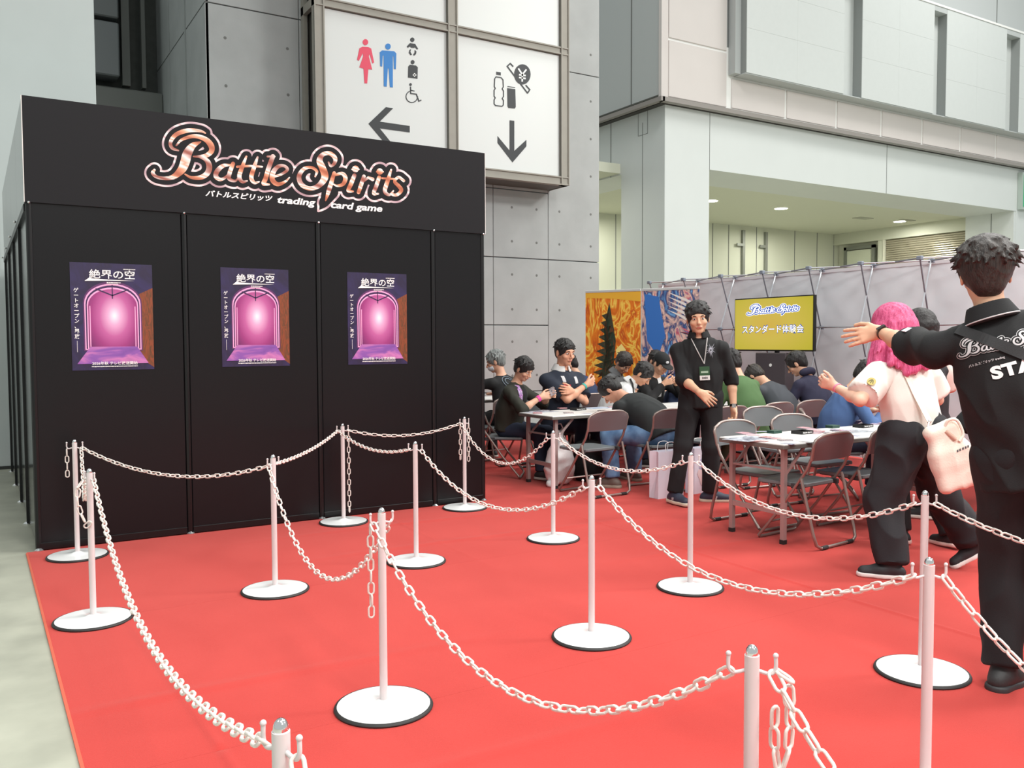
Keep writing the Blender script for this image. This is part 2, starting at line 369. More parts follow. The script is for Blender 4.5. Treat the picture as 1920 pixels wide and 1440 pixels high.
icon('left_arrow', k_ink, [[(433, 768), (541, 665), (586, 672), (503, 755), (689, 782), (689, 822), (503, 797), (590, 905), (548, 905)]])
icon('bottle_pictogram', k_ink, [[(1226, 445), (1254, 449), (1254, 468), (1226, 464)]], [], [([(1216, 490), (1224, 477), (1256, 482), (1268, 496), (1270, 540), (1263, 551), (1271, 565), (1271, 600), (1263, 611), (1271, 624), (1270, 652), (1262, 660), (1221, 655), (1213, 645), (1213, 620), (1220, 608), (1213, 597), (1213, 560), (1220, 549), (1214, 537), (1216, 490)], 6)])
icon('can_pictogram', k_ink, [[(1294, 547), (1344, 553), (1347, 664), (1341, 674), (1302, 670), (1296, 660)]], [], [([(1297, 537), (1342, 543)], 4)])
icon('coin_pictogram', k_ink, [], [(1388, 462, 51, 63)], [([(1330, 412), (1313, 394), (1294, 412), (1420, 578), (1434, 557), (1410, 530)], 8)])
b = MB()
for (x1, y1), (x2, y2) in [((1362, 425), (1386, 462)), ((1412, 432), (1388, 462)), ((1387, 460), (1386, 507)), ((1366, 464), (1408, 470)), ((1366, 482), (1408, 488))]:
    L = math.hypot(x2-x1, y2-y1); nx, ny = -(y2-y1)/L*5, (x2-x1)/L*5
    b.prism([p+NS*1.5 for p in icp([(x1+nx, y1+ny), (x2+nx, y2+ny), (x2-nx, y2-ny), (x1-nx, y1-ny)])], NS*.3)
sgp(b, 'yen_mark', k_wh)
icon('down_arrow', k_ink, [[(1309, 747), (1338, 750), (1338, 937), (1413, 868), (1413, 908), (1327, 1008), (1234, 887), (1234, 845), (1309, 935)]])
# ------------------------------------------------ hall block on the right
hb = struct(MB().box((14.13, 16, 0), (15.57, 17.64, 7.0)).build('wall_pillar', m_hall)); hb['label'] = 'pale grey corner pillar of the hall block'
MB().box((14.125, 16.80, 0), (14.131, 16.815, 6.75)).build('joint_line', m_line, hb)
MB().box((14.124, 16.62, 6.45), (14.131, 16.98, 6.46)).box((14.124, 16.62, 6.45), (14.131, 16.63, 7)).box((14.124, 16.97, 6.45), (14.131, 16.98, 7)).build('hatch_outline', m_line, hb)
bmx = struct(MB().box((15.59, 16, 5.62), (29.3, 17.68, 7.0)).build('wall_beam', m_hall))
MB().box((15.57, 16.01, 5.62), (15.59, 16.3, 7.0)).build('joint_line', m_line, bmx)
MB().box((22.5, 15.997, 5.62), (22.52, 16.001, 7.0)).build('joint_line', m_line, bmx)
struct(MB().box((29.3, 16, 0), (40, 17.7, 7.0)).build('wall_pier', m_hall))
MB().box((29.2, 16.02, 0), (29.3, 17.66, 5.62)).build('pier_face', m_hall, COL.objects['wall_pier'])
MB().box((29.19, 16.75, 0), (29.201, 16.77, 5.62)).build('joint_line', m_line, COL.objects['wall_pier'])
struct(MB().box((14.13, 17.64, 5.62), (15.4, 25, 7.0)).build('wall_side_beam', m_hall))
MB().box((14.122, 18.05, 5.62), (14.131, 18.07, 7.0)).build('joint_line', m_line, COL.objects['wall_side_beam'])
ce = struct(MB().box((9, 17.68, 5.66), (30.0, 24, 5.9)).build('ceiling', m_inceil))
bw = struct(MB().box((9, 23.4, 0), (30.2, 23.7, 5.7)).build('wall_back', m_in))
for x in (22.95, 23.75, 25.2, 27.3, 28.6, 29.6, 21.5, 16, 18.5):
    MB().box((x, 23.385, 0), (x+.02, 23.401, 5.66)).build('joint_line', m_line, bw)
for x in (24.4, 25.6):   # double door bars
    MB().box((x, 23.3, 0), (x+.12, 23.4, 5.5)).box((x-.3, 23.28, 4.9), (x+.05, 23.33, 5.0)).box((x-.3, 23.28, 3.1), (x+.05, 23.33, 3.2)).build('door_post', mat('door_steel', '#8d908a', .4, .6), bw)
# right side wall of the alcove with door and shutter
sw = struct(MB().box((29.6, 17.7, 5.22), (30.2, 23.4, 5.7)).box((29.95, 21.3, 0), (30.2, 23.4, 5.3)).build('wall_right', m_in))
dr = struct(empty('door_1', (29.9, 22.3, 0), 0))
o = MB().box((29.80, 21.75, 0), (29.9, 22.9, 4.95)).build('door_leaf', mat('door_leaf', '#ccd0bc', .45), dr); o.matrix_parent_inverse = Matrix.Translation((-29.9, -22.3, 0))
o = MB().box((29.74, 21.62, 0), (29.84, 21.75, 5.1)).box((29.74, 22.9, 0), (29.84, 23.02, 5.1)).box((29.74, 21.62, 4.98), (29.84, 23.02, 5.1)).build('door_frame', mat('door_steel', '#8d908a', .4, .6), dr); o.matrix_parent_inverse = Matrix.Translation((-29.9, -22.3, 0))
shut = struct(empty('door_2', (29.75, 19.4, 0), 0)); shut['label'] = 'beige roller shutter in the alcove side wall'
m_sl = mat('shutter_slat', '#a8a28f', .28, .35)
nsl = 60
slat = MB().prism([(0, 0, 0), (-.032, 0, .016), (-.04, 0, .042), (-.032, 0, .068), (0, 0, .081), (.02, 0, .042)], (0, 3.3, 0)).mesh('slat', m_sl)
for k in range(nsl):
    o = bpy.data.objects.new('slat', slat); o.parent = shut; o.location = (0, -1.6, .42+k*.081); COL.objects.link(o)
o = MB().box((-.1, 1.72, 0), (.05, 2.0, 5.3)).build('guide_rail', m_in, shut)
MB().box((-.14, 1.70, 0), (-.05, 1.76, 5.3)).build('guide_edge', mat('guide_edge', '#dcdccb', .4), shut)
# downlights
for x, y in [(19.22, 19.67), (22.28, 19.65), (28.42, 19.64), (25.3, 19.65)]:
    if abs(x-25.3) < .1: continue
    d = empty('ceiling_downlight', (x, y, 5.66), 0, {19.22: 'round ceiling downlight nearest the pillar', 22.28: 'round ceiling downlight in the middle of the alcove', 28.42: 'round ceiling downlight above the roller shutter'}[x], 'lamp', 'alcove downlights')
    MB().lathe([(.235, -.012), (.235, 0)], 28).build('trim_ring', mat('trim_white', '#e8e8e2', .5), d)
    MB().lathe([(.20, -.02), (.20, -.012)], 28).build('lens', mat('lamp_lens', '#ffffff', .5, emit='#fffbe8', estr=9), d)
    l = area('downlight', (x, y, 5.6), .34, 75, (1, .98, .90)); l.data.shape = 'DISK'
for x, y in [(12.0, 19.8), (17.0, 21.8), (25.0, 21.5)]:
    area('inner_light', (x, y, 5.5), 1.0, 105, (1, .99, .88))
for x, y, s in [(26.2, 19.6, .35), (28.0, 19.2, .2)]:
    v = MB().box((x, y, 5.645), (x+.7, y+s, 5.66)).build('ceiling_vent', mat('vent', '#a3a496', .6)); tag(v, 'flat slotted vent in alcove ceiling '+('between two downlights' if s > .3 else 'beside the far downlight'), 'vent')
# upper block
YU = 15.8
up = struct(MB().box((13.86, 15.88, 7.18), (40, 26, 14)).build('wall_upper', m_gray)); up['label'] = 'projecting upper wall of rosy and grey panels'
MB().box((13.95, 15.95, 7.0), (40, 26, 7.18)).build('dark_reveal', m_reveal, up)
MB().box((13.84, 15.80, 7.06), (14.045, 15.9, 13)).build('corner_trim', m_rose, up)
MB().box((13.84, 15.74, 7.0), (40, 15.9, 7.10)).build('lower_trim', mat('taupe_trim', '#8f8985', .5), up)
MB().box((13.78, 15.74, 7.0), (13.9, 26, 7.10)).build('lower_trim', mat('taupe_trim', '#8f8985', .5), up)
def upanel(x0, x1, z0, z1, m, y=YU, nm='wall_panel'): MB().box((x0, y, z0), (x1, y+.08, z1), .008).build(nm, m, up)
MB().box((14.045, 15.83, 7.1), (40, 15.88, 8.6)).build('joint_backing', m_joint, up)
upanel(14.07, 15.94, 7.14, 8.44, m_rose); upanel(14.07, 15.94, 8.50, 10.2, m_rose); upanel(14.07, 15.94, 10.26, 12, m_rose)
sj = [16.08, 18.06, 20.05, 21.97, 23.87, 25.78, 27.7, 29.6, 31.5, 33.4]
for i in range(len(sj)-1): upanel(sj[i]+.04, sj[i+1]-.04, 7.15, 7.86, m_rose)
m_big = mat('big_panel', '#c8cccb', .5, var=.01)
bp_ = [(16.22, 19.83), (20.57, 23.77), (24.38, 27.5), (28.25, 31.4), (32.1, 35)]
for ib_, (a, b_) in enumerate(bp_):
    rw_ = (bp_[ib_+1][0] if ib_ < len(bp_)-1 else b_+.8)-b_-.012
    for (c, d) in [(7.93, 9.0), (9.0, 10.0), (10.0, 11.0)]:
        MB().box((a, 15.42, c+.0015), ((a+b_)/2-.001, 15.8, d-.0015)).build('wall_panel', m_big, up)
        MB().box(((a+b_)/2+.001, 15.42, c+.0015), (b_, 15.8, d-.0015)).build('wall_panel', m_big, up)
    MB().box((a-.012, 15.425, 7.935), (a, 15.80, 10.99)).build('jamb_shade', mat('jamb_shade_grey', '#8f9392', .6), up)  # grey strip on each panel's left side, shade put into the colour
    MB().box((b_, 15.70, 7.93), (b_+rw_, 15.8, 10.85)).build('recess_panel', m_big, up)
    MB().box((b_, 15.42, 10.85), (b_+rw_, 15.8, 11.0)).build('recess_head', m_gray, up)
MB().box((16.2, 15.44, 7.905), (40, 15.8, 7.93)).build('ledge', m_gray, up)
MB().box((16.02, 15.6, 7.93), (16.22, 15.82, 11.0)).build('edge_trim', m_gray, up)
MB().box((16.0, 15.40, 11.0), (40, 15.8, 11.06)).build('ledge', m_joint, up)
for x in (23.9, 27.7, 31.5, 20.1): MB().box((x, 15.87, 11.06), (x+.03, 15.881, 14)).build('joint_line', m_line, up)
for y in (16.9, 19.0): MB().box((13.85, y, 7.18), (13.861, y+.03, 14)).build('joint_line', m_line, up)
# green exit sign hanging on the beam
ex = empty('exit_sign', (29.9, 15.9, 6.25), 0, 'green and white exit sign fixed to the pale beam at the right edge', 'sign')
MB().box((-.56, -.06, -.58), (1.9, .09, .62)).build('frame', mat('exit_frame', '#b9c4bd', .4, .4), ex)
MB().box((-.48, -.075, -.5), (1.8, -.055, .54)).build('face', mat('exit_green', '#1f9a68', .4, emit='#1f9a68', estr=.4), ex)
MB().box((-.36, -.085, .12), (1.6, -.07, .40)).box((-.36, -.085, -.36), (.1, -.07, -.02)).box((.3, -.085, -.36), (1.6, -.07, -.02)).build('white_marks', mat('exit_white', '#eef6f0', .4, emit='#eef6f0', estr=.4), ex)
# ================================================================== BLACK BOOTH
BX0, BX1, BY, HB, HT = .325, 3.834, 6.676, 2.344, 3.047
m_blk = mat('black_laminate', '#171719', .30, spec=.25, bump=.02, bscale=6)
m_blk2 = mat('black_foil', '#161618', .14, spec=.5, bump=.10, bscale=2.2)
m_post = mat('black_post', '#111113', .35, .2)
m_head = mat('header_black', '#1b1b1e', .6, spec=.2)
m_edge = mat('white_edge', '#dcdad6', .5)
m_chrome = mat('chrome', '#e8e8ea', .12, 1.0)
booth = empty('exhibition_booth', (0, 0, 0), 0, 'black system-panel exhibition booth with a large black header board', 'booth')
sx = [BX0, BX0+1.003, BX0+2.006, BX0+3.009, BX1]
for i in range(4):
    MB().box((sx[i]+.02, BY+.012, .02), (sx[i+1]-.02, BY+.05, HB), .004).build('wall_panel', m_blk, booth)
    MB().box((sx[i]+.02, BY+.004, .012), (sx[i+1]-.02, BY+.05, .06), .003).build('bottom_rail', m_post, booth)
for i, x in enumerate(sx):
    c = x+(.02 if i == 0 else -.02 if i == 4 else 0)
    MB().lathe([(.021, .0), (.021, HB+.004)], 8, (c, BY+.022, 0)).build('post', m_post, booth)
    MB().lathe([(.03, CZ), (.03, CZ+.006), (.012, CZ+.02)], 12, (c, BY+.01, 0)).build('foot', m_chrome, booth)
    if i < 4 or True:
        MB().sphere((c, BY-.012, HB+.004), .009).build('screw_cap', m_chrome, booth)
SP = 1.09
for k in range(4):
    y0 = BY+.02+k*SP
    MB().box((BX0+.012, y0+.045, .02), (BX0+.04, y0+SP-.02, HB), .004).build('wall_panel', m_blk2, booth)
    MB().box((BX0-.004, y0+SP-.025, 0), (BX0+.04, y0+SP+.02, HB+.004)).build('post', m_post, booth)
    MB().box((BX0-.01, y0+.03, HB-.05), (BX0+.03, y0+SP, HB)).build('top_rail', m_post, booth)
    MB().sphere((BX0-.022, y0+SP, HB+.004), .010).build('screw_cap', m_chrome, booth)
    MB().lathe([(.028, 0), (.028, .006), (.012, .02)], 12, (BX0, y0+SP, 0)).build('foot', m_chrome, booth)
    MB().box((BX0-.004, y0, HB+.005), (BX0+.01, y0+SP-.004, HT-.002)).build('header_board', m_blk2, booth)
for y0 in (BY+.05,):
    MB().box((BX1-.04, y0, 0), (BX1-.012, y0+4*SP, HB)).build('wall_panel', m_blk, booth)
    MB().box((BX1-.02, y0, HB), (BX1-.006, y0+4*SP, HT)).build('header_board', m_head, booth)
MB().box((BX0, BY+4*SP, 0), (BX1, BY+4*SP+.04, HB)).build('back_panel', m_blk, booth)
HY = BY-.004
MB().box((BX0, BY+.012, HB-.004), (BX1, BY+.05, HB+.03)).build('top_rail', m_post, booth)
MB().box((BX0-.004, HY, HB+.006), (BX1+.002, HY+.012, HT)).build('header_board', m_head, booth)
MB().box((BX0-.008, HY-.001, HB+.006), (BX0-.003, HY+.013, HT)).build('header_edge', m_edge, booth); MB().box((BX1+.002, HY-.001, HB+.006), (BX1+.007, HY+.013, HT)).build('header_edge', m_edge, booth)
# ---- lettering made of variable-width strokes
LOGO = {
 'B': [[(412,165,4),(360,190,36),(325,240,56),(308,300,58),(285,350,50),(235,395,30),(180,408,20),(120,398,16),(93,372,20),(104,352,12)],
       [(264,222,6),(222,205,16),(212,165,20),(250,115,24),(330,88,24),(410,92,12),(444,106,4)],
       [(250,188,6),(290,148,14),(370,126,22),(440,145,28),(480,185,34),(485,225,30),(450,255,24),(400,262,12),(365,262,5)],
       [(395,260,8),(450,285,24),(470,330,34),(455,375,32),(410,402,26),(350,402,14),(308,380,5)]],
 'a': [[(612,318,6),(560,325,22),(522,360,28),(515,395,26),(545,415,18),(585,395,12),(612,355,8)], [(628,310,22),(606,370,24),(602,410,20),(640,425,12),(665,405,5)]],
 't1': [[(717,262,8),(690,330,22),(670,395,24),(690,430,16),(722,425,5)], [(655,330,10),(740,325,10),(822,330,7)]],
 't2': [[(792,266,8),(770,330,22),(750,400,24),(770,437,16),(802,430,5)]],
 'l': [[(893,262,26),(862,350,26),(845,410,26),(832,442,22),(868,448,8)], [(858,262,8),(905,262,8)]],
 'e': [[(890,400,10),(950,380,12),(990,350,16),(970,325,14),(930,328,20),(897,365,28),(890,415,28),(925,447,22),(975,430,12),(1004,402,4)]],
 'S': [[(1176,395,6),(1186,360,14),(1150,335,14),(1100,345,20),(1068,395,26),(1085,448,26),(1140,475,22),(1200,455,30),(1240,400,42),(1225,340,40),(1205,290,36),(1225,250,24),(1270,240,22),(1307,270,24),(1305,305,18),(1280,325,12),(1265,300,6)]],
 'p': [[(1302,372,18),(1282,440,24),(1266,490,24),(1252,535,12),(1245,556,3)], [(1308,385,10),(1355,375,18),(1377,405,24),(1362,445,20),(1322,457,10),(1295,445,4)]],
 'i1': [[(1420,347,3),(1444,345,40),(1468,347,3)], [(1437,388,22),(1412,450,24),(1396,490,18),(1428,494,7)]],
 'r': [[(1500,395,20),(1482,450,22),(1465,500,20)], [(1502,425,8),(1530,402,12),(1558,414,20)]],
 'i2': [[(1584,364,3),(1606,362,38),(1630,364,3)], [(1602,400,20),(1582,460,22),(1566,508,18),(1596,510,7)]],
 't3': [[(1682,350,8),(1660,420,22),(1640,490,22),(1665,517,14),(1692,505,5)], [(1622,406,8),(1702,412,8)]],
 's': [[(1766,424,14),(1732,400,14),(1705,428,16),(1732,458,20),(1750,487,20),(1720,517,16),(1685,512,12),(1697,490,4)]]}
SPIKE = [(1288,500,20),(1240,560,6),(1222,592,-30),(1200,622,-70)]
def cr(pts, n=7):
    P = [np.array(p, float) for p in pts]
    if len(P) < 3: return P
    P = [2*P[0]-P[1]]+P+[2*P[-1]-P[-2]]; out = []
    for i in range(1, len(P)-2):
        for k in range(n):
            t = k/n; a, b, c, d = P[i-1:i+3]
            out.append(.5*((2*b)+(-a+c)*t+(2*a-5*b+4*c-d)*t*t+(-a+3*b-3*c+d)*t**3))
    out.append(P[-2]); return out
def stroke_field(strokes, lo, hi, h):
    nx, ny = int((hi[0]-lo[0])/h)+2, int((hi[1]-lo[1])/h)+2
    X = lo[0]+np.arange(nx)*h; Yy = lo[1]+np.arange(ny)*h; D = np.full((nx, ny), 1e3)
    for st in strokes:
        P = cr(st) if len(st) > 3 else [np.array(p, float) for p in st]
        for i in range(len(P)-1):
            a, b = P[i], P[i+1]; m_ = max(a[2], b[2])/2+60
            i0, i1 = [int(np.clip((q-lo[0])/h, 0, nx)) for q in (min(a[0], b[0])-m_, max(a[0], b[0])+m_)]
            j0, j1 = [int(np.clip((q-lo[1])/h, 0, ny)) for q in (min(a[1], b[1])-m_, max(a[1], b[1])+m_)]
            gx = X[i0:i1, None]; gy = Yy[None, j0:j1]; dx, dy = b[0]-a[0], b[1]-a[1]
            t = np.clip(((gx-a[0])*dx+(gy-a[1])*dy)/(dx*dx+dy*dy+1e-9), 0, 1)
            d = np.hypot(gx-a[0]-t*dx, gy-a[1]-t*dy)-(a[2]+(b[2]-a[2])*t)/2
            D[i0:i1, j0:j1] = np.minimum(D[i0:i1, j0:j1], d)
    return D
def fill_field(D, lo, h, iso, fn, off):
    """flat mesh of the region D < iso (marching squares)"""
    F = D-iso; nx, ny = F.shape; ins = F < 0; vid = {}; vs = []; fs = []
    def vert(key, x, y):
        if key not in vid: vid[key] = len(vs); vs.append((x, y))
        return vid[key]
    full = ins[:-1, :-1] & ins[1:, :-1] & ins[1:, 1:] & ins[:-1, 1:]
    part = (ins[:-1, :-1] | ins[1:, :-1] | ins[1:, 1:] | ins[:-1, 1:]) & ~full
    for i in range(nx-1):
        js = np.nonzero(full[i])[0]
        if len(js):
            br = np.nonzero(np.diff(js) > 1)[0]; st = np.r_[js[0], js[br+1]]; en = np.r_[js[br], js[-1]]+1
            for a, b in zip(st, en):
                fs.append((vert((i, a, 0), i, a), vert((i+1, a, 0), i+1, a), vert((i+1, b, 0), i+1, b), vert((i, b, 0), i, b)))
    C = [(0, 0), (1, 0), (1, 1), (0, 1)]
    for i, j in zip(*np.nonzero(part)):
        poly = []
        for k in range(4):
            a = (i+C[k][0], j+C[k][1]); b = (i+C[(k+1) % 4][0], j+C[(k+1) % 4][1])
            if ins[a]: poly.append(vert((a[0], a[1], 0), *a))
            if ins[a] != ins[b]:
                t = F[a]/(F[a]-F[b]); ky = min(a, b); poly.append(vert((ky[0], ky[1], 1 if a[0] != b[0] else 2), a[0]+(b[0]-a[0])*t, a[1]+(b[1]-a[1])*t))
        if len(poly) > 2: fs.append(tuple(poly))
    return [fn(lo[0]+x*h, lo[1]+y*h)+off for x, y in vs], fs
def stroke_layer(name, m, parent, field, iso, fn, off, lo=(20, 20), h=2.0):
    v, f = fill_field(field, lo, h, iso, fn, np.array(off, float)); b = MB(); b.add(v, f); return b.build(name, m, parent)
allst = [s for k in LOGO for s in LOGO[k]]
m_pink = ramp_mat('logo_pink_metal', [(0, '#b99aa4'), (.3, '#f3e3e4'), (.5, '#caa9ad'), (.75, '#fbf1f0'), (1, '#b08f98')], scale=1.4, dist=3, rot=(0, .6, 0), rough=.35)
m_copper = ramp_mat('logo_copper', [(0, '#b0654a'), (.2, '#eda583'), (.42, '#fff6f2'), (.6, '#e8a083'), (.78, '#fff0ea'), (1, '#9a5648')], scale=1.2, dist=4, rot=(0, .5, 0), rough=.3)
def fb(x, y): return PY(260+x/3.556, 220+y/3.556, HY)
def fb_(x, y): return PY(260+x/3.556, 220+y/3.556, HY)
FLD = stroke_field(allst, (20, 20), (1860, 700), 2.0)
FLO = stroke_field(allst+[SPIKE], (20, 20), (1860, 700), 2.0)
stroke_layer('logo_outline', m_pink, booth, FLO, 46, fb, (0, -.0015, 0))
stroke_layer('logo_backing', m_head, booth, FLO, 32, fb, (0, -.0030, 0))
stroke_layer('logo_lettering', m_copper, booth, FLD, 2.5, fb, (0, -.0045, 0))
m_wt = mat('white_lettering', '#f4f2f1', .5)
def fit_text(name, s, x0, yb, x1, h, parent, m, Y, crop=(260, 220, 3.556), slope=0.0, **kw):
    """lettering fitted on a plane Y: left-bottom crop px, right crop x, height px"""
    a = PY(crop[0]+x0/crop[2], crop[1]+yb/crop[2], Y); b_ = PY(crop[0]+x1/crop[2], crop[1]+yb/crop[2], Y); c = PY(crop[0]+x0/crop[2], crop[1]+(yb-h)/crop[2], Y)
    return put_text(name, s, a, (1, 0, slope), (0, 0, 1), .1, m, parent, width=b_[0]-a[0], height=c[2]-a[2], **kw)
fit_text('katakana_lettering', 'バトルスピリッツ', 445, 527, 893, 44, booth, m_wt, HY-.002, bold=.03, shear=.25)
fit_text('sub_lettering', 'trading', 925, 585, 1180, 60, booth, m_wt, HY-.002, bold=.03, shear=.2)
fit_text('sub_lettering', 'card game', 1282, 618, 1625, 60, booth, m_wt, HY-.002, bold=.03, shear=.2)
# ================================================================== POSTERS
m_pbg = ramp_mat('poster_print', [(0, '#1c1530'), (.35, '#2e2554'), (.6, '#241c3b'), (1, '#432c59')], mode='noise', scale=3.2, dist=1.5, rough=.45)
m_por = ramp_mat('poster_orange', [(0, '#3b2a35'), (.4, '#8c4425'), (.65, '#5a3a22'), (1, '#b8642c')], mode='noise', scale=5, dist=2.5, rough=.45)
m_pfr = mat('poster_arch_frame', '#5c2d62', .45); m_pfd = mat('poster_dark_purple', '#35204f', .45)
m_pgl = ramp_mat('poster_glow', [(0, '#64215c'), (.3, '#9c387c'), (.55, '#bd5f9c'), (.8, '#e2a9cf'), (1, '#fff0fa')], mode='sphere', rough=.45)
mpn = [n for n in m_pgl.node_tree.nodes if n.type == 'MAPPING'][0]; mpn.inputs['Location'].default_value = (-1.05*.75, 0, -.72*1.0); mpn.inputs['Scale'].default_value = (1.5, 0, 1.3)
m_pfl = ramp_mat('poster_floor', [(0, '#4a3480'), (.45, '#8a55a8'), (.6, '#c678b4'), (1, '#7a4a86')], mode='noise', scale=2.2, dist=.6, rough=.45)
m_pst = mat('poster_pink_line', '#f5a8d4', .45)
def poster(px0, px1, pyt, pyb, label):
    a = PY(px0, (pyt+pyb)/2, BY+.008); b_ = PY(px1, (pyt+pyb)/2, BY+.008); zt = PY(px0, pyt, BY+.008)[2]; zb = PY(px0, pyb, BY+.008)[2]
    x0, W, H, z1 = a[0], b_[0]-a[0], zt-zb, zt
    p = empty('poster', (x0, BY+.010, zb), 0, label, 'poster', 'posters on the black booth wall')
    def L(u, v, d): return V(u*W, -.0012-d*.0004, (1-v)*H)
    def poly(nm, uv, m, d): return MB().prism([L(u, v, d) for u, v in uv], (0, -.0003, 0)).build(nm, m, p)
    MB().box((0, -.0012, 0), (W, 0, H)).build('sheet', m_pbg, p)
    poly('printed_glow_side', [(.83, .28), (1, .22), (1, .98), (.80, .88)], m_por, 0)
    def arch(u0, u1, vt, vs, vb): return [(u0, vb), (u0, vs)]+[((u0+u1)/2-(u1-u0)/2*math.cos(t), vs-(vs-vt)*math.sin(t)) for t in [math.pi*i/16 for i in range(1, 16)]]+[(u1, vs), (u1, vb)]
    poly('printed_arch_frame', arch(.145, .86, .17, .37, .82), m_pfr, 1)
    poly('printed_arch_line', arch(.16, .845, .19, .375, .81), m_pst, 2)
    poly('printed_arch_shade', arch(.175, .83, .205, .385, .80), m_pfd, 3)
    poly('printed_arch_line', arch(.19, .815, .225, .39, .80), m_pst, 4)
    poly('printed_light', arch(.205, .80, .24, .395, .80), m_pgl, 5)
    poly('printed_floor', [(.22, .78), (.79, .78), (.93, .94), (.06, .94)], m_pfl, 6)
    for u0, v0, u1, v1 in [(.50, .20, .50, .33), (.30, .24, .50, .30), (.70, .24, .50, .30), (.225, .40, .225, .78), (.775, .40, .775, .78)]:
        poly('printed_tracery', [(u0-.006, v0), (u0+.006, v0), (u1+.006, v1), (u1-.006, v1)] if abs(u1-u0) < .01 else [(u0, v0-.006), (u1, v1-.006), (u1, v1+.006), (u0, v0+.006)], m_pfd if v1 < .4 else m_pst, 8)
    o9 = L(.0, 0, 12)
    def tx(nm, s, u, v, wd, h, **kw): q = L(u, v, 10); put_text(nm, s, q, (1, 0, 0), (0, 0, 1), .05, m_wt, p, width=wd*W, height=h*H, **kw)
    tx('title_lettering', '絶界の空', .225, .145, .555, .085, bold=.012)
    poly('title_flourish', [(.17, .17), (.24, .13), (.25, .145), (.46, .152), (.78, .158), (.46, .162)], m_wt, 10)
    def fine(u, v, wd, h, seed):
        # lettering too small to read in the photograph: short uneven marks
        r5 = random.Random(seed); b5 = MB(); x = u
        while x < u+wd:
            w5 = r5.uniform(.006, .016); b5.prism([L(x, v, 10), L(x+w5, v, 10), L(x+w5, v+h*r5.uniform(.7, 1), 10), L(x, v+h, 10)], (0, -.0003, 0)); x += w5+.004
        o5 = b5.build('fine_print', m_wt, p); o5['kind'] = 'stuff'
    fine(.64, .048, .14, .008, 1); fine(.435, .176, .17, .008, 2); fine(.435, .190, .13, .006, 3); fine(.23, .962, .56, .009, 4)
    tx('date_lettering', '2026年秋 テレビ放送開始', .235, .952, .555, .032, bold=.012)
    v, f = text_mesh('ゲートオープン、界放', .1, bold=.010, vertical=True); v = v-v.min(0); v[:, 0] *= .062*W/v[:, 0].max(); v[:, 1] *= .47*H/v[:, 1].max()
    q = L(.035, .705, 10); MB().add([q+V(a_, 0, c_) for a_, c_ in v], f).build('tagline_lettering', m_wt, p)
    poly('tagline_rule', [(.063, .725), (.067, .725), (.067, .83), (.063, .83)], m_wt, 10)
    return p
P1 = (133, 287, 491, 695); P2 = (415, 542, 501, 688); P3 = (652, 763, 510, 684)
poster(*P1, 'purple animation poster with glowing pink arch, leftmost of three on booth wall')
poster(*P2, 'purple animation poster with glowing pink arch, middle of three on booth wall')
poster(*P3, 'purple animation poster with glowing pink arch, rightmost of three on booth wall')
# ================================================================== CHAIN BARRIER
m_pole = mat('white_pole', '#d4cdcd', .35); m_base = mat('white_base', '#f4f5f5', .22, coat=.3); m_rub = mat('black_rubber', '#262626', .6); m_chain = mat('white_chain', '#e4ddd6', .45)
def make_post():
    r = empty('barrier_post')
    MB().lathe([(.187, 0), (.190, .006), (.187, .012), (.180, .014)], 48).build('rubber_ring', m_rub, r, smooth=True)
    MB().lathe([(.179, .008), (.178, .014), (.10, .019), (.04, .024), (.026, .030), (.0175, .034)], 48).build('base', m_base, r, smooth=True)
    MB().lathe([(.0155, .03), (.0155, .754)], 20).build('pole', m_pole, r, smooth=True)
    MB().sphere((0, 0, .758), (.0135, .0135, .0185), 16, 10).build('ball_cap', m_chrome, r, smooth=True)
    for sgn in (-1, 1):
        pts = [(sgn*.012, 0, .722), (sgn*.034, 0, .716), (sgn*.044, 0, .720), (sgn*.048, 0, .732), (sgn*.0475, 0, .752)]
        MB().tube(cr(pts, 4), .0042, 8).sphere((sgn*.0475, 0, .755), .006, 8, 6).build('hook', m_pole, r, smooth=True)
    return r
proto = make_post()
POSTS = {'A': (1.309, 3.080, 'white chain barrier post in the centre foreground with a loose chain at left'),
 'B': (1.422, 4.883, 'white barrier post in front of the middle poster, second row from the booth'),
 'C': (.552, 6.385, 'white barrier post against the booth under the leftmost poster'),
 'D': (.483, 4.852, 'white barrier post near the carpet left edge with chain wound round its top'),
 'E': (2.429, 6.465, 'white barrier post against the booth with a long loose chain hanging to its base'),
 'F': (2.376, 5.039, 'white barrier post in front of the booth under the rightmost poster'),
 'G': (3.507, 6.47, 'white barrier post against the booth right corner with two loose chain ends'),
 'H': (3.479, 5.104, 'white barrier post in front of the players table leg and white plastic bag'),
 'I': (2.461, 3.290, 'white barrier post at the middle of the carpet, base in full view'),
 'J': (3.441, 3.667, 'white barrier post in front of the standing man in black'),
 'K': (3.376, 2.193, 'white barrier post in front of the pink-haired woman'),
 'L': (1.358, 1.262, 'large near barrier post at the bottom right with looped loose chain'),
 'M': (.422, 1.431, 'nearest barrier post cut off by the bottom edge left of centre'),
 'N': (2.343, 1.505, 'near barrier post just in front of the round base at right'),
 'O': (3.10, .95, 'barrier post beyond the right edge beside the staff man'),
 'Q': (2.28, -.05, 'barrier post behind the viewer at right'),
 'S': (1.30, -.45, 'barrier post behind the viewer in the middle'),
 'T': (.95, .25, 'barrier post under the viewer')}
HOOKD = {'A': .1, 'B': .6, 'C': -.3, 'D': -1.2, 'E': .1, 'F': -.9, 'G': .2, 'H': -.6, 'I': -.1, 'J': -.5, 'K': -.55, 'L': -.72, 'M': -1.2, 'N': -.6, 'O': 0, 'Q': 0, 'S': 0, 'T': 0}
first = True
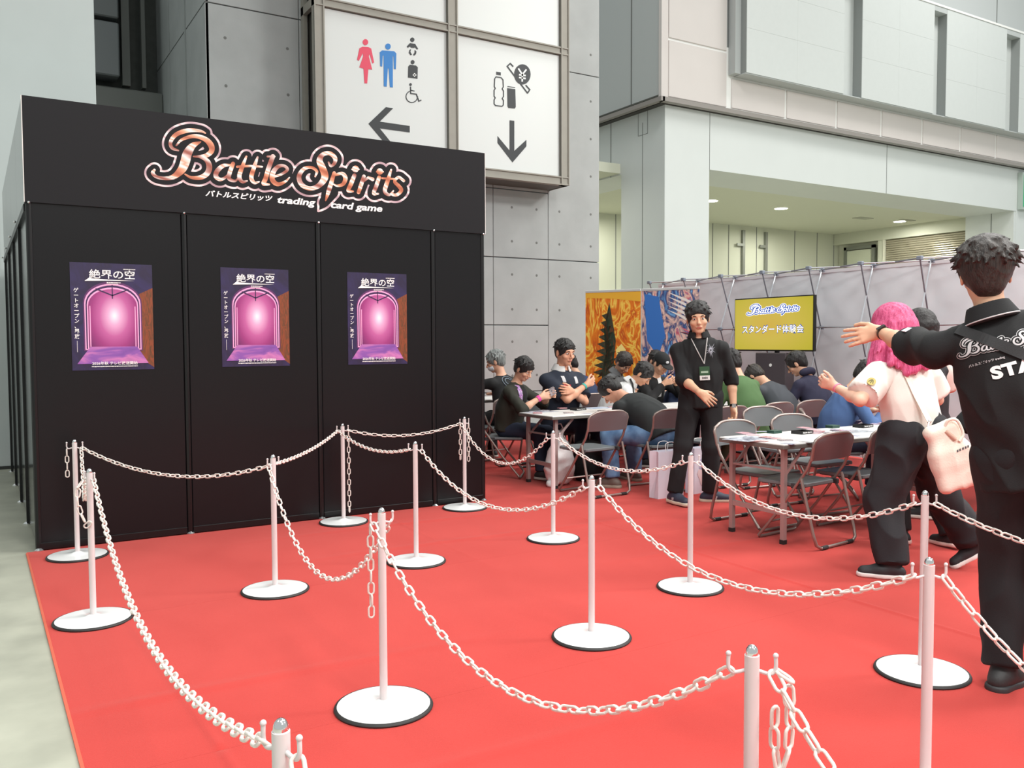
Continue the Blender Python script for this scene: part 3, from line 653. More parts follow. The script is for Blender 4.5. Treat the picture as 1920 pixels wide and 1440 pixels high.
for k, (x, y, lb) in POSTS.items():
    if k in 'OQST' and k != 'O': continue
    o = proto if first else copy_tree(proto); first = False
    o.location = (x, y, CZ); o.rotation_euler = (0, 0, HOOKD[k]); tag(o, lb, 'barrier post', 'chain barrier posts')
def link_mesh():
    b = MB(); L, W, r = .0265, .0145, .0040; pts = []
    hw, hl = W-r, L-r
    for i in range(7): a = math.pi*i/6; pts.append((hl-hw+hw*math.sin(a), hw*math.cos(a), 0))
    for i in range(7): a = math.pi+math.pi*i/6; pts.append((-(hl-hw)+hw*math.sin(a), hw*math.cos(a), 0))
    b.tube(pts, r, 6, closed=True); return b.mesh('chain_link', m_chain, True)
LINK = link_mesh(); PITCH = .0425
def run_links(root, P, rock=0.0, roll0=.4):
    """lay links end to end along a dense 3-D polyline"""
    P = [np.array(p, float) for p in P]; d = [0]
    for i in range(1, len(P)): d.append(d[-1]+np.linalg.norm(P[i]-P[i-1]))
    n = max(2, int(round(d[-1]/PITCH)))
    loc = np.array(root.location)
    for k in range(n):
        s = (k+.5)/n*d[-1]; i = min(max(1, int(np.searchsorted(d, s))), len(P)-1)
        p = P[i-1]+(P[i]-P[i-1])*((s-d[i-1])/max(1e-9, d[i]-d[i-1])); t = P[i]-P[i-1]; t /= np.linalg.norm(t)
        up = V(0, 0, 1) if abs(t[2]) < .97 else V(1, 0, 0)
        y = np.cross(up, t); y /= np.linalg.norm(y); z = np.cross(t, y)
        a = roll0+(math.pi/2 if k % 2 else 0)+rock*math.sin(k*1.7)
        y2 = math.cos(a)*y+math.sin(a)*z; z2 = np.cross(t, y2)
        o = bpy.data.objects.new('chain_link', LINK); o.parent = root
        o.matrix_local = Matrix(((t[0], y2[0], z2[0], p[0]-loc[0]), (t[1], y2[1], z2[1], p[1]-loc[1]), (t[2], y2[2], z2[2], p[2]-loc[2]), (0, 0, 0, 1)))
        COL.objects.link(o)
def hookpt(k, toward):
    x, y = POSTS[k][:2]; a = HOOKD[k]; h = V(math.cos(a), math.sin(a), 0); d = V(toward[0]-x, toward[1]-y, 0)
    s = 1 if h@d > 0 else -1
    return V(x, y, .728)+s*.040*h
def chain(a, b, label, mid=None, sag=None, roll0=.4, rock=.15):
    pa, pb = hookpt(a, POSTS[b][:2]), hookpt(b, POSTS[a][:2])
    if mid:
        d = pb-pa; n = np.cross(d, V(0, 0, 1)); q = PN(mid[0], mid[1], pa, n); t = ((q-pa)[:2]@d[:2])/(d[:2]@d[:2]); t = min(max(t, .1), .9)
        sag = ((pa+(pb-pa)*t)[2]-q[2])/(4*t*(1-t)); sag = min(max(sag, .03), .62)
    P = [pa+(pb-pa)*t-V(0, 0, 4*sag*t*(1-t)) for t in np.linspace(0, 1, 60)]
    r = empty('barrier_chain', tuple(pa), 0, label, 'chain', 'white plastic barrier chains')
    run_links(r, P, rock, roll0)
    print('chain', a, b, 'sag %.3f' % sag)
chain('C', 'B', 'white chain across the booth front from the leftmost booth post to the second-row post', mid=(325, 892))
chain('C', 'D', 'short steep white chain between the two leftmost barrier posts', sag=.21, roll0=.75)
chain('D', 'M', 'long white chain seen end-on along the carpet left edge to the nearest post', mid=(300, 1235), roll0=.78, rock=.05)
chain('B', 'E', 'white chain rising from the second-row post to the booth post with the long loose end', mid=(575, 835))
chain('B', 'A', 'deep hanging white chain ending at the centre foreground post', mid=(620, 1086), roll0=.7)
chain('A', 'L', 'large white chain sagging across the foreground between the centre and bottom right posts', mid=(1085, 1332))
chain('E', 'F', 'white chain with a knot between booth post and post in front of it', mid=(712, 846), roll0=.75)
chain('E', 'G', 'white chain along the booth front at the right, between the two booth posts', mid=(735, 817))
chain('G', 'H', 'white chain from the booth corner post towards the players table', mid=(945, 869))
chain('F', 'I', 'white chain sagging from the post under the rightmost poster to the mid-carpet post', mid=(925, 951))
chain('H', 'J', 'white chain in front of the empty folding chair and the man in black', mid=(1170, 882))
chain('I', 'N', 'white chain low across the red carpet from the mid-carpet post to the near right post', mid=(1440, 1110))
chain('J', 'K', 'white chain in front of the card table with empty chairs', mid=(1520, 970))
chain('K', 'O', 'white chain leaving the frame in front of the staff man legs', mid=(1860, 994))
POSTS['Q'] = (2.9, .35, ''); POSTS['S'] = (1.42, .35, ''); POSTS['T'] = (.47, .75, '')
chain('N', 'Q', 'steep white chain from the near right post down past the staff man shoe', mid=(1860, 1190))
chain('L', 'S', 'big steep white chain cut off by the bottom edge at right', mid=(1500, 1366))
chain('M', 'T', 'white chain links hanging from the nearest post at the bottom edge', sag=.3)
def loose(k, dx, dy, length, label, loop=None):
    x, y = POSTS[k][:2]; p = V(x+dx, y+dy, .722)
    r = empty('loose_chain_end', tuple(p), 0, label, 'chain', 'loose chain ends')
    if loop: P = [p+V(*q) for q in loop]; P = cr(P, 6)
    else: P = [p-V(0, 0, length*i/20) for i in range(21)]
    run_links(r, P, .2, .2)
loose('A', -.043, .008, .36, 'loose chain end hanging at the left of the centre foreground post')
loose('C', -.045, .02, .19, 'short loose chain end on the leftmost booth post')
loose('E', .05, .005, .64, 'very long loose chain end reaching almost to the base of the booth post')
loose('G', -.045, -.01, .30, 'loose chain end left of the booth corner post pole')
loose('G', .045, .01, .32, 'loose chain end right of the booth corner post pole')
loose('D', -.03, -.02, .2, 'loose chain end knotted round the post near the carpet left edge', loop=[(0, 0, 0), (-.02, -.01, -.02), (-.03, -.01, -.09), (-.015, 0, -.16), (.01, 0, -.22), (.02, -.01, -.2)])
loose('L', .035, -.028, .2, 'looped loose chain end beside the large near post', loop=[(0, 0, .0), (.022, -.012, -.01), (.03, -.016, -.08), (.026, -.014, -.17), (.012, -.006, -.20), (.004, 0, -.15), (.004, 0, -.07)])
# ================================================================== POP-UP BACKDROP
m_tube = mat('alu_tube', '#c9ccd2', .35, .55); m_tubed = mat('dark_tube', '#8a8d96', .4, .5); m_hub = mat('grey_hub', '#7f8794', .5)
m_fab = mat('backdrop_fabric', '#e6e7ec', .8, var=.04, scale=1.6, bump=.25, bscale=2.5)
pu = empty('popup_backdrop', (8.5, 5, 0), 0, 'white fabric pop-up backdrop seen from behind with exposed lattice frame', 'backdrop')
def pup(b, nm, m, smooth=False): o = b.build(nm, m, pu, smooth); o.matrix_parent_inverse = Matrix.Translation((-8.5, -5, 0)); return o
HN = [2.27, 1.567, .865, .16]; YN = [9.95-.72*i for i in range(13)]; YB = [y+.12 for y in YN]
for i, y in enumerate(YN):
    for j, z in enumerate(HN):
        pup(MB().box((8.475, y-.03, z-.022), (8.525, y+.03, z+.022), .006), 'hub', m_hub)
        pup(MB().box((8.87, YB[i]-.03, z-.022), (8.91, YB[i]+.03, z+.022), .006), 'hub', m_hub)
        if j < 3:
            pup(MB().tube([(8.5, y, z), (8.88, YB[i], HN[j+1])], .009, 6), 'strut', m_tubed); pup(MB().tube([(8.88, YB[i], z), (8.5, y, HN[j+1])], .009, 6), 'strut', m_tube)
    if i < len(YN)-1:
        for j, z in enumerate(HN):
            if j in (0, 1):
                pup(MB().tube([(8.5, y, z), (8.88, YB[i+1], z)], .009, 6), 'strut', m_tube); pup(MB().tube([(8.88, YB[i], z), (8.5, YN[i+1], z)], .009, 6), 'strut', m_tubed)
        pup(MB().tube([(8.5, y, 1.567), (8.5, YN[i+1], 1.567)], .008, 6), 'strut', m_tube)
# fabric: slightly billowed sheet with lattice creases
nx, nz = 120, 40; vs = []; fs = []
for j in range(nz+1):
    for i in range(nx+1):
        y = 10.25-9.2*i/nx; z = .02+2.25*j/nz
        u = (10.07-y)/.72; v = (2.27-z)/.703
        a = abs(((u-v*.9) % 1)-.5); b_ = abs(((u+v*.9) % 1)-.5)
        x = 8.945+.010*math.exp(-(a/.05)**2)+.010*math.exp(-(b_/.05)**2)-.012*math.sin(math.pi*(u % 1))
        vs.append((x, y, z))
for j in range(nz):
    for i in range(nx): a = j*(nx+1)+i; fs.append((a, a+nx+1, a+nx+2, a+1))
fbm = MB(); fbm.add(vs, fs); pup(fbm, 'fabric', m_fab, True)
pup(MB().box((8.93, 1.0, 2.235), (8.95, 10.25, 2.275)), 'top_band', mat('top_band', '#dedade', .7))
# ================================================================== ROLL-UP BANNERS
m_fire = ramp_mat('fire_print', [(0, '#5a2010'), (.30, '#b84a12'), (.44, '#ea7a1e'), (.50, '#ffd860'), (.53, '#f0861f'), (.62, '#c9501a'), (.66, '#ffc64a'), (.70, '#f5922a'), (1, '#ffe890')], mode='noise', scale=4.2, dist=1.6, detail=5, rough=.5)
m_ice = ramp_mat('ice_print', [(0, '#1b2748'), (.2, '#2f62b4'), (.36, '#7ab0e6'), (.46, '#2a3a78'), (.58, '#f2c9ba'), (.68, '#c8506a'), (.78, '#5fb0d8'), (1, '#fff6ea')], mode='noise', scale=4.2, dist=2.6, detail=4, rough=.5)
BD = V(.78, -1.46, 0); BDn = BD/np.linalg.norm(BD); Bn = V(-BDn[1]*-1, BDn[0]*-1, 0); Bn = V(BDn[1], -BDn[0], 0)
if Bn@V(-7.7, -9.3, 0) < 0: Bn = -Bn
def banner(s0, wd, m, label, extra):
    o0 = V(7.40, 10.03, 0)+BDn*s0
    ang = math.atan2(BDn[1], BDn[0])
    r = empty('rollup_banner', tuple(o0), ang, label, 'banner', 'roll-up banners')
    MB().box((0, -.006, .10), (wd, 0, 2.095)).build('printed_sheet', m, r)
    MB().box((0, -.014, 2.09), (wd, .010, 2.125), .004).build('top_bar', mat('banner_bar', '#dedede', .35, .3), r)
    MB().box((0, -.10, 0), (wd, .08, .09), .015).build('base_case', mat('banner_case', '#b5b7ba', .35, .6), r)
    MB().tube([(wd/2, .03, .05), (wd/2, .012, 2.08)], .011, 6).build('pole', m_tube, r)
    for pts, mm in extra:
        MB().prism([(x*wd, -.0065, .1+z*1.99) for x, z in pts], (0, -.0012, 0)).build('printed_shape', mm, r)
    return r
m_y = mat('print_yellow', '#f0b438', .5); m_dg = ramp_mat('print_dark_feather', [(0, '#1a2018'), (.5, '#2f4030'), (.7, '#7a3a18'), (1, '#1c1a18')], mode='noise', scale=7, dist=2); m_br = mat('print_brown', '#4a2416', .5); m_or = mat('print_orange', '#f07a28', .5); m_lt = mat('print_glow', '#ffe890', .5)
m_iw = mat('print_ice_white', '#f0e6e2', .5); m_ib = mat('print_ice_blue', '#3a74c4', .5); m_ip = mat('print_ice_pink', '#d96a7c', .5); m_in2 = mat('print_navy', '#232a4c', .5)
r3 = random.Random(3)
fe = [([(0, 1), (0, .965), (.5, .955), (1, .93), (1, 1)], m_y)]
fe.append(([(.30, .42), (.38, .58), (.34, .74), (.44, .93), (.50, .80), (.56, .66), (.52, .52), (.60, .42), (.66, .10), (.30, .08), (.36, .28)], m_dg))
for k in range(9): a = .35+.06*k; fe.append(([(.44+.02*k, .86-.045*k), (.30-.02*k, .84-.05*k), (.40, .80-.05*k)], m_dg))
for k in range(7): zc = .10+.05*k; fe.append(([(.10+.02*k, zc), (.34, zc+.02), (.30, zc+.045), (.16+.02*k, zc+.03)], m_br))
fe.append(([(.56, .60), (.66, .64), (.74, .60), (.70, .52), (.60, .50)], m_lt))
banner(0, .83, m_fire, 'orange roll-up banner with flame artwork standing behind the players at the concrete wall', fe)
ie = [([(.05, .98), (.30, .96), (.42, .70), (.30, .55), (.10, .66)], m_ib)]
for k in range(46):
    cx, cz = r3.choice([(.45, .42), (.80, .36), (.9, .7), (.25, .25), (.6, .2)]); a = r3.uniform(0, 6.28); L = r3.uniform(.10, .3); w_ = r3.uniform(.012, .03)
    dx, dz = math.cos(a), math.sin(a)*.45
    pts = [(cx+.03*dx-w_*dz*2, cz+.03*dz+w_*dx*.4), (cx+L*dx, cz+L*dz), (cx+.03*dx+w_*dz*2, cz+.03*dz-w_*dx*.4)]
    pts = [(min(max(p, .005), .995), min(max(q, .02), .99)) for p, q in pts]
    ie.append((pts, [m_iw, m_ip, m_in2, m_ib, m_in2][k % 5]))
for k in range(5): ie.append(([(.45, .99-.03*k), (.72, .95-.03*k), (.995, .90-.035*k), (.995, .885-.035*k), (.70, .935-.03*k)], m_iw))
banner(.845, .81, m_ice, 'blue and white roll-up banner with crystal artwork beside the orange banner', ie)
# ================================================================== TV ON STAND
XT = 8.3; m_bz = mat('tv_bezel', '#121213', .3); m_scr = ramp_mat('tv_screen', [(0, '#b4ba26'), (.35, '#dccb3c'), (.7, '#ecd255'), (1, '#f0c850')], mode='sphere', rough=.3)
nt = m_scr.node_tree; mpn = [n for n in nt.nodes if n.type == 'MAPPING'][0]; mpn.inputs['Location'].default_value = (0, -.55, -.5); mpn.inputs['Scale'].default_value = (0, 1.0, 1.0)
b_ = nt.nodes['Principled BSDF']; rr = [n for n in nt.nodes if n.type == 'VALTORGB'][0]; nt.links.new(rr.outputs[0], b_.inputs['Emission Color']); b_.inputs['Emission Strength'].default_value = .72; b_.inputs['Base Color'].default_value = (.02, .02, .02, 1)
for l in list(b_.inputs['Base Color'].links): nt.links.remove(l)
y1, y0 = PX(1377, 608, XT)[1], PX(1526, 606, XT)[1]; zt = PX(1450, 556.5, XT)[2]; zb = PX(1450, 658.5, XT)[2]
tv = empty('television', (XT, (y0+y1)/2, zb), 0, 'flat screen television showing a yellow title slide, on a floor stand', 'television')
H_ = zt-zb; W_ = (y1-y0)/2
MB().box((0, -W_, 0), (.05, W_, H_), .006).build('case', m_bz, tv)
MB().box((-.003, -W_+.014, .018), (0, W_-.014, H_-.014)).build('screen', m_scr, tv)
m_tvw = mat('screen_white', '#f2f6ff', .4, emit='#f2f6ff', estr=.9); m_tvb = mat('screen_blue', '#23479a', .4, emit='#23479a', estr=.75); m_tvn = mat('screen_navy', '#22366e', .4, emit='#22366e', estr=.7)
def ft(x, y): q = PX(1240+x/4, 540+y/4, XT-.0035); return q-V(XT, (y0+y1)/2, zb)
# logo on screen: same lettering mapped to the screen, seen in zoom coordinates
def fmap(cx, cy):  # header-crop coordinates -> screen crop coordinates
    return ft(640+(cx-60)*(1035-640)/(1790-60), 130+(cy-50)*(250-130)/(640-50)-(cx-60)*.012+(0 if cx < 0 else 0)-18*(cx-60)/1730+ -22*(cx-60)/1730)
FT2 = FLO[::2, ::2]; FL2 = FLD[::2, ::2]
stroke_layer('logo_outline', m_tvw, tv, FT2, 50, fmap, (-.0006, 0, 0), h=4.0)
stroke_layer('logo_backing', m_tvb, tv, FT2, 34, fmap, (-.0012, 0, 0), h=4.0)
stroke_layer('logo_lettering', m_tvw, tv, FL2, 5, fmap, (-.0018, 0, 0), h=4.0)
def tvt(nm, s, xa, xb, yt, yb, m, d, **kw):
    a, c, e = ft(xa, yb), ft(xb, yb), ft(xa, yt)
    o = put_text(nm, s, (a[0]-d, a[1], a[2]), (0, -1, 0), (0, 0, 1), .1, m, tv, width=abs(a[1]-c[1]), height=e[2]-a[2], **kw)
tvt('screen_lettering', 'スタンダード体験会', 604, 1072, 279, 345, m_tvb, .002, bold=.03)
tvt('screen_lettering', 'スタンダード体験会', 610, 1066, 285, 339, m_tvw, .0026, bold=.0)
MB().tube([(.09, .0, .05), (.09, 0, -zb+.02)], .03, 10).box((.05, -.3, .1), (.08, .3, .5)).build('stand_pole', m_bz, tv)
MB().box((-.02, -.23, -.62), (.14, .25, -.02), .01).build('stand_shelf', mat('stand_panel', '#4a4247', .5), tv)
MB().box((-.2, -.4, -zb+.006), (.16, .4, -zb+.03), .006).build('stand_base', m_bz, tv)
MB().lathe([(.02, -.004), (.02, 0)], 16, (0, 0, 0)).build('round_sticker', m_wt, tv)
st = [o for o in COL.objects if o.name.startswith('round_sticker')][0]; st.location = (-.021, 0, -.17); st.rotation_euler = (0, R_(90), 0)
# ================================================================== FOLDING TABLES
m_top = mat('table_top', '#e2e0dd', .35); m_tedge = mat('table_edge', '#6d6c66', .5); m_leg = mat('table_leg', '#b19d9a', .4, .35)
def make_table():
    r = empty('folding_table')
    MB().box((0, 0, .678), (1.8, .6, .70), .004).build('table_top', m_top, r)
    MB().box((-.003, -.003, .664), (1.803, .603, .694), .004).build('edge_band', m_tedge, r)
    for x in (.06, 1.70):
        for y in (.045, .525): MB().box((x, y, .02), (x+.032, y+.032, .67)).build('leg', m_leg, r); MB().box((x-.002, y-.002, 0), (x+.034, y+.034, .03)).build('rubber_foot', m_rub, r)
        MB().box((x+.004, .07, .20), (x+.028, .53, .235)).build('cross_bar', m_leg, r)
        MB().box((x+.006, .07, .50), (x+.024, .53, .515)).build('cross_bar', m_leg, r)
        s = 1 if x < 1 else -1
        for y in (.06, .54): MB().bar((x+.016, y, .47), (x+.016+s*.2, y, .66), .022, .012, (0, 1, 0)).build('brace', m_leg, r)
    return r
tb = make_table()
TAB = [((4.655, 4.062), 'long white folding table with card decks, left half, in front of the empty chairs'),
       ((6.462, 4.062), 'white folding table with card decks, right half behind the pink-haired woman'),
       ((4.63, 6.80), 'white folding table with scattered cards between the player with crossed arms and the empty chair'),
       ((6.44, 6.98), 'folding table behind the man in black where the green shirt man plays'),
       ((4.90, 9.2), 'rear folding table before the concrete wall')]
TABO = []
for i, ((x, y), lb) in enumerate(TAB):
    o = tb if i == 0 else copy_tree(tb); o.location = (x, y, CZ); tag(o, lb, 'table', 'white folding tables'); TABO.append(o)
# ================================================================== FOLDING CHAIRS
m_cseat = mat('chair_grey', '#6e7274', .42, var=.04); m_cback = mat('chair_back_shell', '#6c6062', .42, .1); m_ctube = mat('chair_tube', '#9d8e88', .35, .55); m_cdk = mat('chair_dark', '#3b3c3e', .5)
def make_chair():
    # faces +Y, origin under the seat centre
    r = empty('folding_chair')
    # seat pad: rounded trapezoid
    def pad(hw0, hw1, y0, y1, z0, z1, rr=.05, dip=.0):
        loop = []
        for (cx, cy, a0) in [(hw1-rr, y1-rr, 0), (-hw1+rr, y1-rr, 90), (-hw0+rr, y0+rr, 180), (hw0-rr, y0+rr, 270)]:
            for k in range(5): a = R_(a0+22.5*k); loop.append((cx+rr*math.cos(a), cy+rr*math.sin(a)))
        b = MB(); n = len(loop); vs = []
        for (s, z) in [(1, z0), (1.01, z0+.004), (1.0, z1-.004), (.965, z1), (.80, z1-.006)]: vs += [(x*s, (y-(y0+y1)/2)*s+(y0+y1)/2, z) for x, y in loop]
        fs = [tuple(range(n))[::-1]]
        for q in range(4): fs += [(q*n+k, q*n+(k+1) % n, (q+1)*n+(k+1) % n, (q+1)*n+k) for k in range(n)]
        fs.append(tuple(4*n+k for k in range(n))); b.add(vs, fs); return b
    pad(.19, .205, -.19, .20, .405, .43).build('seat', m_cseat, r)
    MB().box((-.17, -.16, .395), (.17, .17, .405)).build('seat_underside', m_cdk, r)
    # back shell: curved panel
    nx, nz = 14, 6; vs = []; 
    def bp(u, v, d):   # u -1..1, v 0..1
        hw = .232-.010*(1-v) if v < .6 else .232-.05*((v-.6)/.4)**2.2
        x = u*hw; z = .598+.168*v+.012*(1-u*u)*v-(.012*abs(u)**6 if v > .9 else 0); y = -.255-.035*v-.03*(1-u*u)+d
        return (x, y, z)
    for d in (0, -.018):
        for j in range(nz+1):
            for i in range(nx+1): vs.append(bp(-1+2*i/nx, j/nz, d))
    N = (nx+1)*(nz+1); fs = []
    for j in range(nz):
        for i in range(nx):
            a = j*(nx+1)+i; fs.append((a, a+nx+1, a+nx+2, a+1)); fs.append((a+N, a+1+N, a+nx+2+N, a+nx+1+N))
    for i in range(nx): fs.append((i, i+1, i+1+N, i+N)); a = nz*(nx+1)+i; fs.append((a, a+N, a+1+N, a+1))
    for j in range(nz): a = j*(nx+1); fs.append((a, a+N, a+nx+1+N, a+nx+1)); a += nx; fs.append((a, a+nx+1, a+nx+1+N, a+N))
    b = MB(); b.add(vs, fs); bk = b.build('backrest', m_cseat, r, True); bk.data.materials.append(m_cback)
    for p in bk.data.polygons: p.material_index = 1 if p.normal.y < -.3 else 0
    edge = [bp(-1, j/6, -.009) for j in range(0, 7)]+[bp(-1+i/7, 1, -.009) for i in range(1, 15)]+[bp(1, 1-j/6, -.009) for j in range(1, 7)]
    MB().tube(edge, .0115, 8).build('back_frame', m_ctube, r, True)
    for s in (-1, 1):
        MB().tube([(s*.222, -.262, .61), (s*.222, -.235, .54), (s*.222, -.02, .235), (s*.222, .15, .03)], .011, 8).build('front_leg', m_ctube, r, True)
        MB().tube([(s*.240, -.20, .475), (s*.242, -.21, .44), (s*.242, -.30, .10), (s*.232, -.318, .035), (s*.19, -.325, .014)], .011, 8).build('rear_leg', m_ctube, r, True)
        MB().box((s*.205-.012, -.20, .395), (s*.205+.012, -.10, .43), .004).build('pivot', m_cdk, r)
    MB().tube([(-.222, .15, .03), (-.205, .158, .014), (.205, .158, .014), (.222, .15, .03)], .011, 8).build('foot_bar', m_ctube, r, True)
    MB().tube([(-.19, -.325, .014), (.19, -.325, .014)], .011, 8).build('foot_bar', m_ctube, r, True)
    MB().tube([(-.22, .06, .14), (.22, .06, .14)], .008, 6).build('stretcher', m_ctube, r, True)
    for x in (-.15, .15): MB().tube([(x-.03, -.325, .014), (x+.03, -.325, .014)], .015, 8).build('rubber_foot', m_rub, r)
    return r
ch0 = make_chair(); nch = 0
def chair(x, y, deg, label):
    global nch
    o = ch0 if nch == 0 else copy_tree(ch0); nch += 1
    o.location = (x, y, CZ); o.rotation_euler = (0, 0, R_(deg)); return tag(o, label, 'chair', 'folding chairs')
chair(4.95, 4.20, 6, 'empty grey folding chair with its back to the viewer at the long card table')
chair(5.60, 4.22, 3, 'empty folding chair seen from behind next to the pink-haired woman, partly hidden')
chair(5.08, 4.62, 182, 'empty folding chair facing the viewer at the left end of the long card table')
chair(5.86, 4.76, 176, 'empty folding chair facing the viewer across the card table, nearer of two grey backs')
chair(6.30, 5.50, 172, 'empty grey folding chair further back, behind another empty one at the card table')
chair(6.60, 5.14, 222, 'folding chair under the player in the blue sweatshirt')
chair(4.86, 6.55, 3, 'empty folding chair in front of the players table beside the white plastic bag')
chair(5.56, 6.40, -6, 'folding chair under the man in the black tee bending forward')
chair(6.18, 6.32, 0, 'folding chair half hidden behind the standing man in black')
chair(6.93, 6.42, 2, 'folding chair under the man in the green shirt')
chair(7.50, 6.46, 0, 'folding chair under the man in the dark grey sweater')
chair(7.98, 6.36, -6, 'folding chair under the player in the navy hoodie')
chair(4.72, 7.78, 232, 'folding chair under the young player with the pink wristband')
chair(5.35, 7.86, 180, 'folding chair under the player with crossed arms')
chair(6.02, 7.92, 216, 'folding chair under the player in the white shirt')
chair(6.75, 7.98, 180, 'folding chair under the player in the black cap')
chair(7.25, 8.02, 180, 'folding chair under the player behind the standing man in black')
chair(5.15, 8.72, 4, 'folding chair under the grey-haired player')
chair(6.30, 8.70, 0, 'folding chair under the player in the navy shirt')
chair(6.62, 3.72, 20, 'folding chair between the two women and the staff man')
chair(6.98, 9.06, 210, 'folding chair under the player in the grey shirt at the orange banner')
chair(7.43, 8.92, 218, 'folding chair under the player in profile between both banners')
chair(4.55, 8.95, 10, 'folding chair at the booth corner under the player in white')
# ================================================================== IMPLICIT-SURFACE MODELLING (bodies, clothes, hair, bags)
def nrm(v): v = np.array(v, float); return v/(np.linalg.norm(v)+1e-12)
class Field:
    def __init__(s): s.p = []; s.clips = []
    def cone(s, a, b, ra, rb, k=.02, flat=None, fs=1.0, sub=False, end=None, start=None):
        a = np.array(a, float); b = np.array(b, float); m_ = max(ra, rb)
        s.p.append(('c', (a, b, ra, rb, None if flat is None else nrm(flat), fs, start, end), np.minimum(a, b)-m_, np.maximum(a, b)+m_, k, sub)); return s
    def ell(s, c, r, ax=None, k=.02, sub=False):
        c = np.array(c, float); r = np.array(r, float)*np.ones(3); ax = np.eye(3) if ax is None else np.array(ax, float); m_ = np.sqrt(((ax*r[:, None])**2).sum(0))
        s.p.append(('e', (c, r, ax), c-m_, c+m_, k, sub)); return s
    def box(s, c, h, ax=None, rr=.01, k=.01, sub=False):
        c = np.array(c, float); h = np.array(h, float); ax = np.eye(3) if ax is None else np.array(ax, float); m_ = (np.abs(ax)*h[:, None]).sum(0)
        s.p.append(('b', (c, h, ax, rr), c-m_, c+m_, k, sub)); return s
    def clip(s, p, n): s.clips.append((np.array(p, float), nrm(n))); return s
    def mesh(s, h, noise=None, lo=None, hi=None):
        adds = [q for q in s.p if not q[5]]
        L = np.min([q[2] for q in adds], 0)-3*h-.004 if lo is None else np.array(lo, float)
        H = np.max([q[3] for q in adds], 0)+3*h+.004 if hi is None else np.array(hi, float)
        n = np.maximum(2, np.ceil((H-L)/h).astype(int)+1); D = np.full(n, .5, np.float32); ax = [L[i]+h*np.arange(n[i]) for i in range(3)]
        for kind, a, plo, phi, k, sub in s.p:
            m_ = k+2.5*h+.012
            i0 = np.clip(np.floor((plo-m_-L)/h).astype(int), 0, n); i1 = np.clip(np.ceil((phi+m_-L)/h).astype(int)+1, 0, n)
            if (i1 <= i0).any(): continue
            X = ax[0][i0[0]:i1[0], None, None]; Y = ax[1][None, i0[1]:i1[1], None]; Z = ax[2][None, None, i0[2]:i1[2]]
            if kind == 'c':
                A, B, ra, rb, fl, fs, st, en = a; d = B-A; dd = d@d+1e-12; px, py, pz = X-A[0], Y-A[1], Z-A[2]
                t0 = (px*d[0]+py*d[1]+pz*d[2])/dd; t = np.clip(t0, 0, 1); vx, vy, vz = px-t*d[0], py-t*d[1], pz-t*d[2]
                if fl is not None: q = (vx*fl[0]+vy*fl[1]+vz*fl[2])*(fs-1); vx, vy, vz = vx+q*fl[0], vy+q*fl[1], vz+q*fl[2]
                v = np.sqrt(vx*vx+vy*vy+vz*vz)-(ra+(rb-ra)*t)
                ln = math.sqrt(dd)
                if en is not None: v = np.maximum(v, (t0-1)*ln-en)
                if st is not None: v = np.maximum(v, -t0*ln-st)
            elif kind == 'e':
                c, r, A = a; px, py, pz = X-c[0], Y-c[1], Z-c[2]; q1 = q2 = 0
                for i in range(3): w_ = px*A[i, 0]+py*A[i, 1]+pz*A[i, 2]; q1 = q1+(w_/r[i])**2; q2 = q2+(w_/r[i]**2)**2
                q1 = np.sqrt(q1); v = q1*(q1-1)/(np.sqrt(q2)+1e-9)
                v = np.where(q1 < .05, -r.min(), v)
            else:
                c, hh, A, rr = a; px, py, pz = X-c[0], Y-c[1], Z-c[2]; o = 0; mx = -1e9
                for i in range(3): w_ = np.abs(px*A[i, 0]+py*A[i, 1]+pz*A[i, 2])-hh[i]+rr; o = o+np.maximum(w_, 0)**2; mx = np.maximum(mx, w_)
                v = np.sqrt(o)+np.minimum(mx, 0)-rr
            S = D[i0[0]:i1[0], i0[1]:i1[1], i0[2]:i1[2]]; v = v.astype(np.float32)
            if sub: v = -v; g = np.maximum(k-np.abs(S-v), 0)/max(k, 1e-6); S[:] = np.maximum(S, v)+g*g*k*.25
            else: g = np.maximum(k-np.abs(S-v), 0)/max(k, 1e-6); S[:] = np.minimum(S, v)-g*g*k*.25
        for p, nn in s.clips:
            v = ((ax[0][:, None, None]-p[0])*nn[0]+(ax[1][None, :, None]-p[1])*nn[1]+(ax[2][None, None, :]-p[2])*nn[2]).astype(np.float32); D = np.maximum(D, v)
        D[0] = D[-1] = .1; D[:, 0] = D[:, -1] = .1; D[:, :, 0] = D[:, :, -1] = .1
        return surface_net(D, L, h, noise)
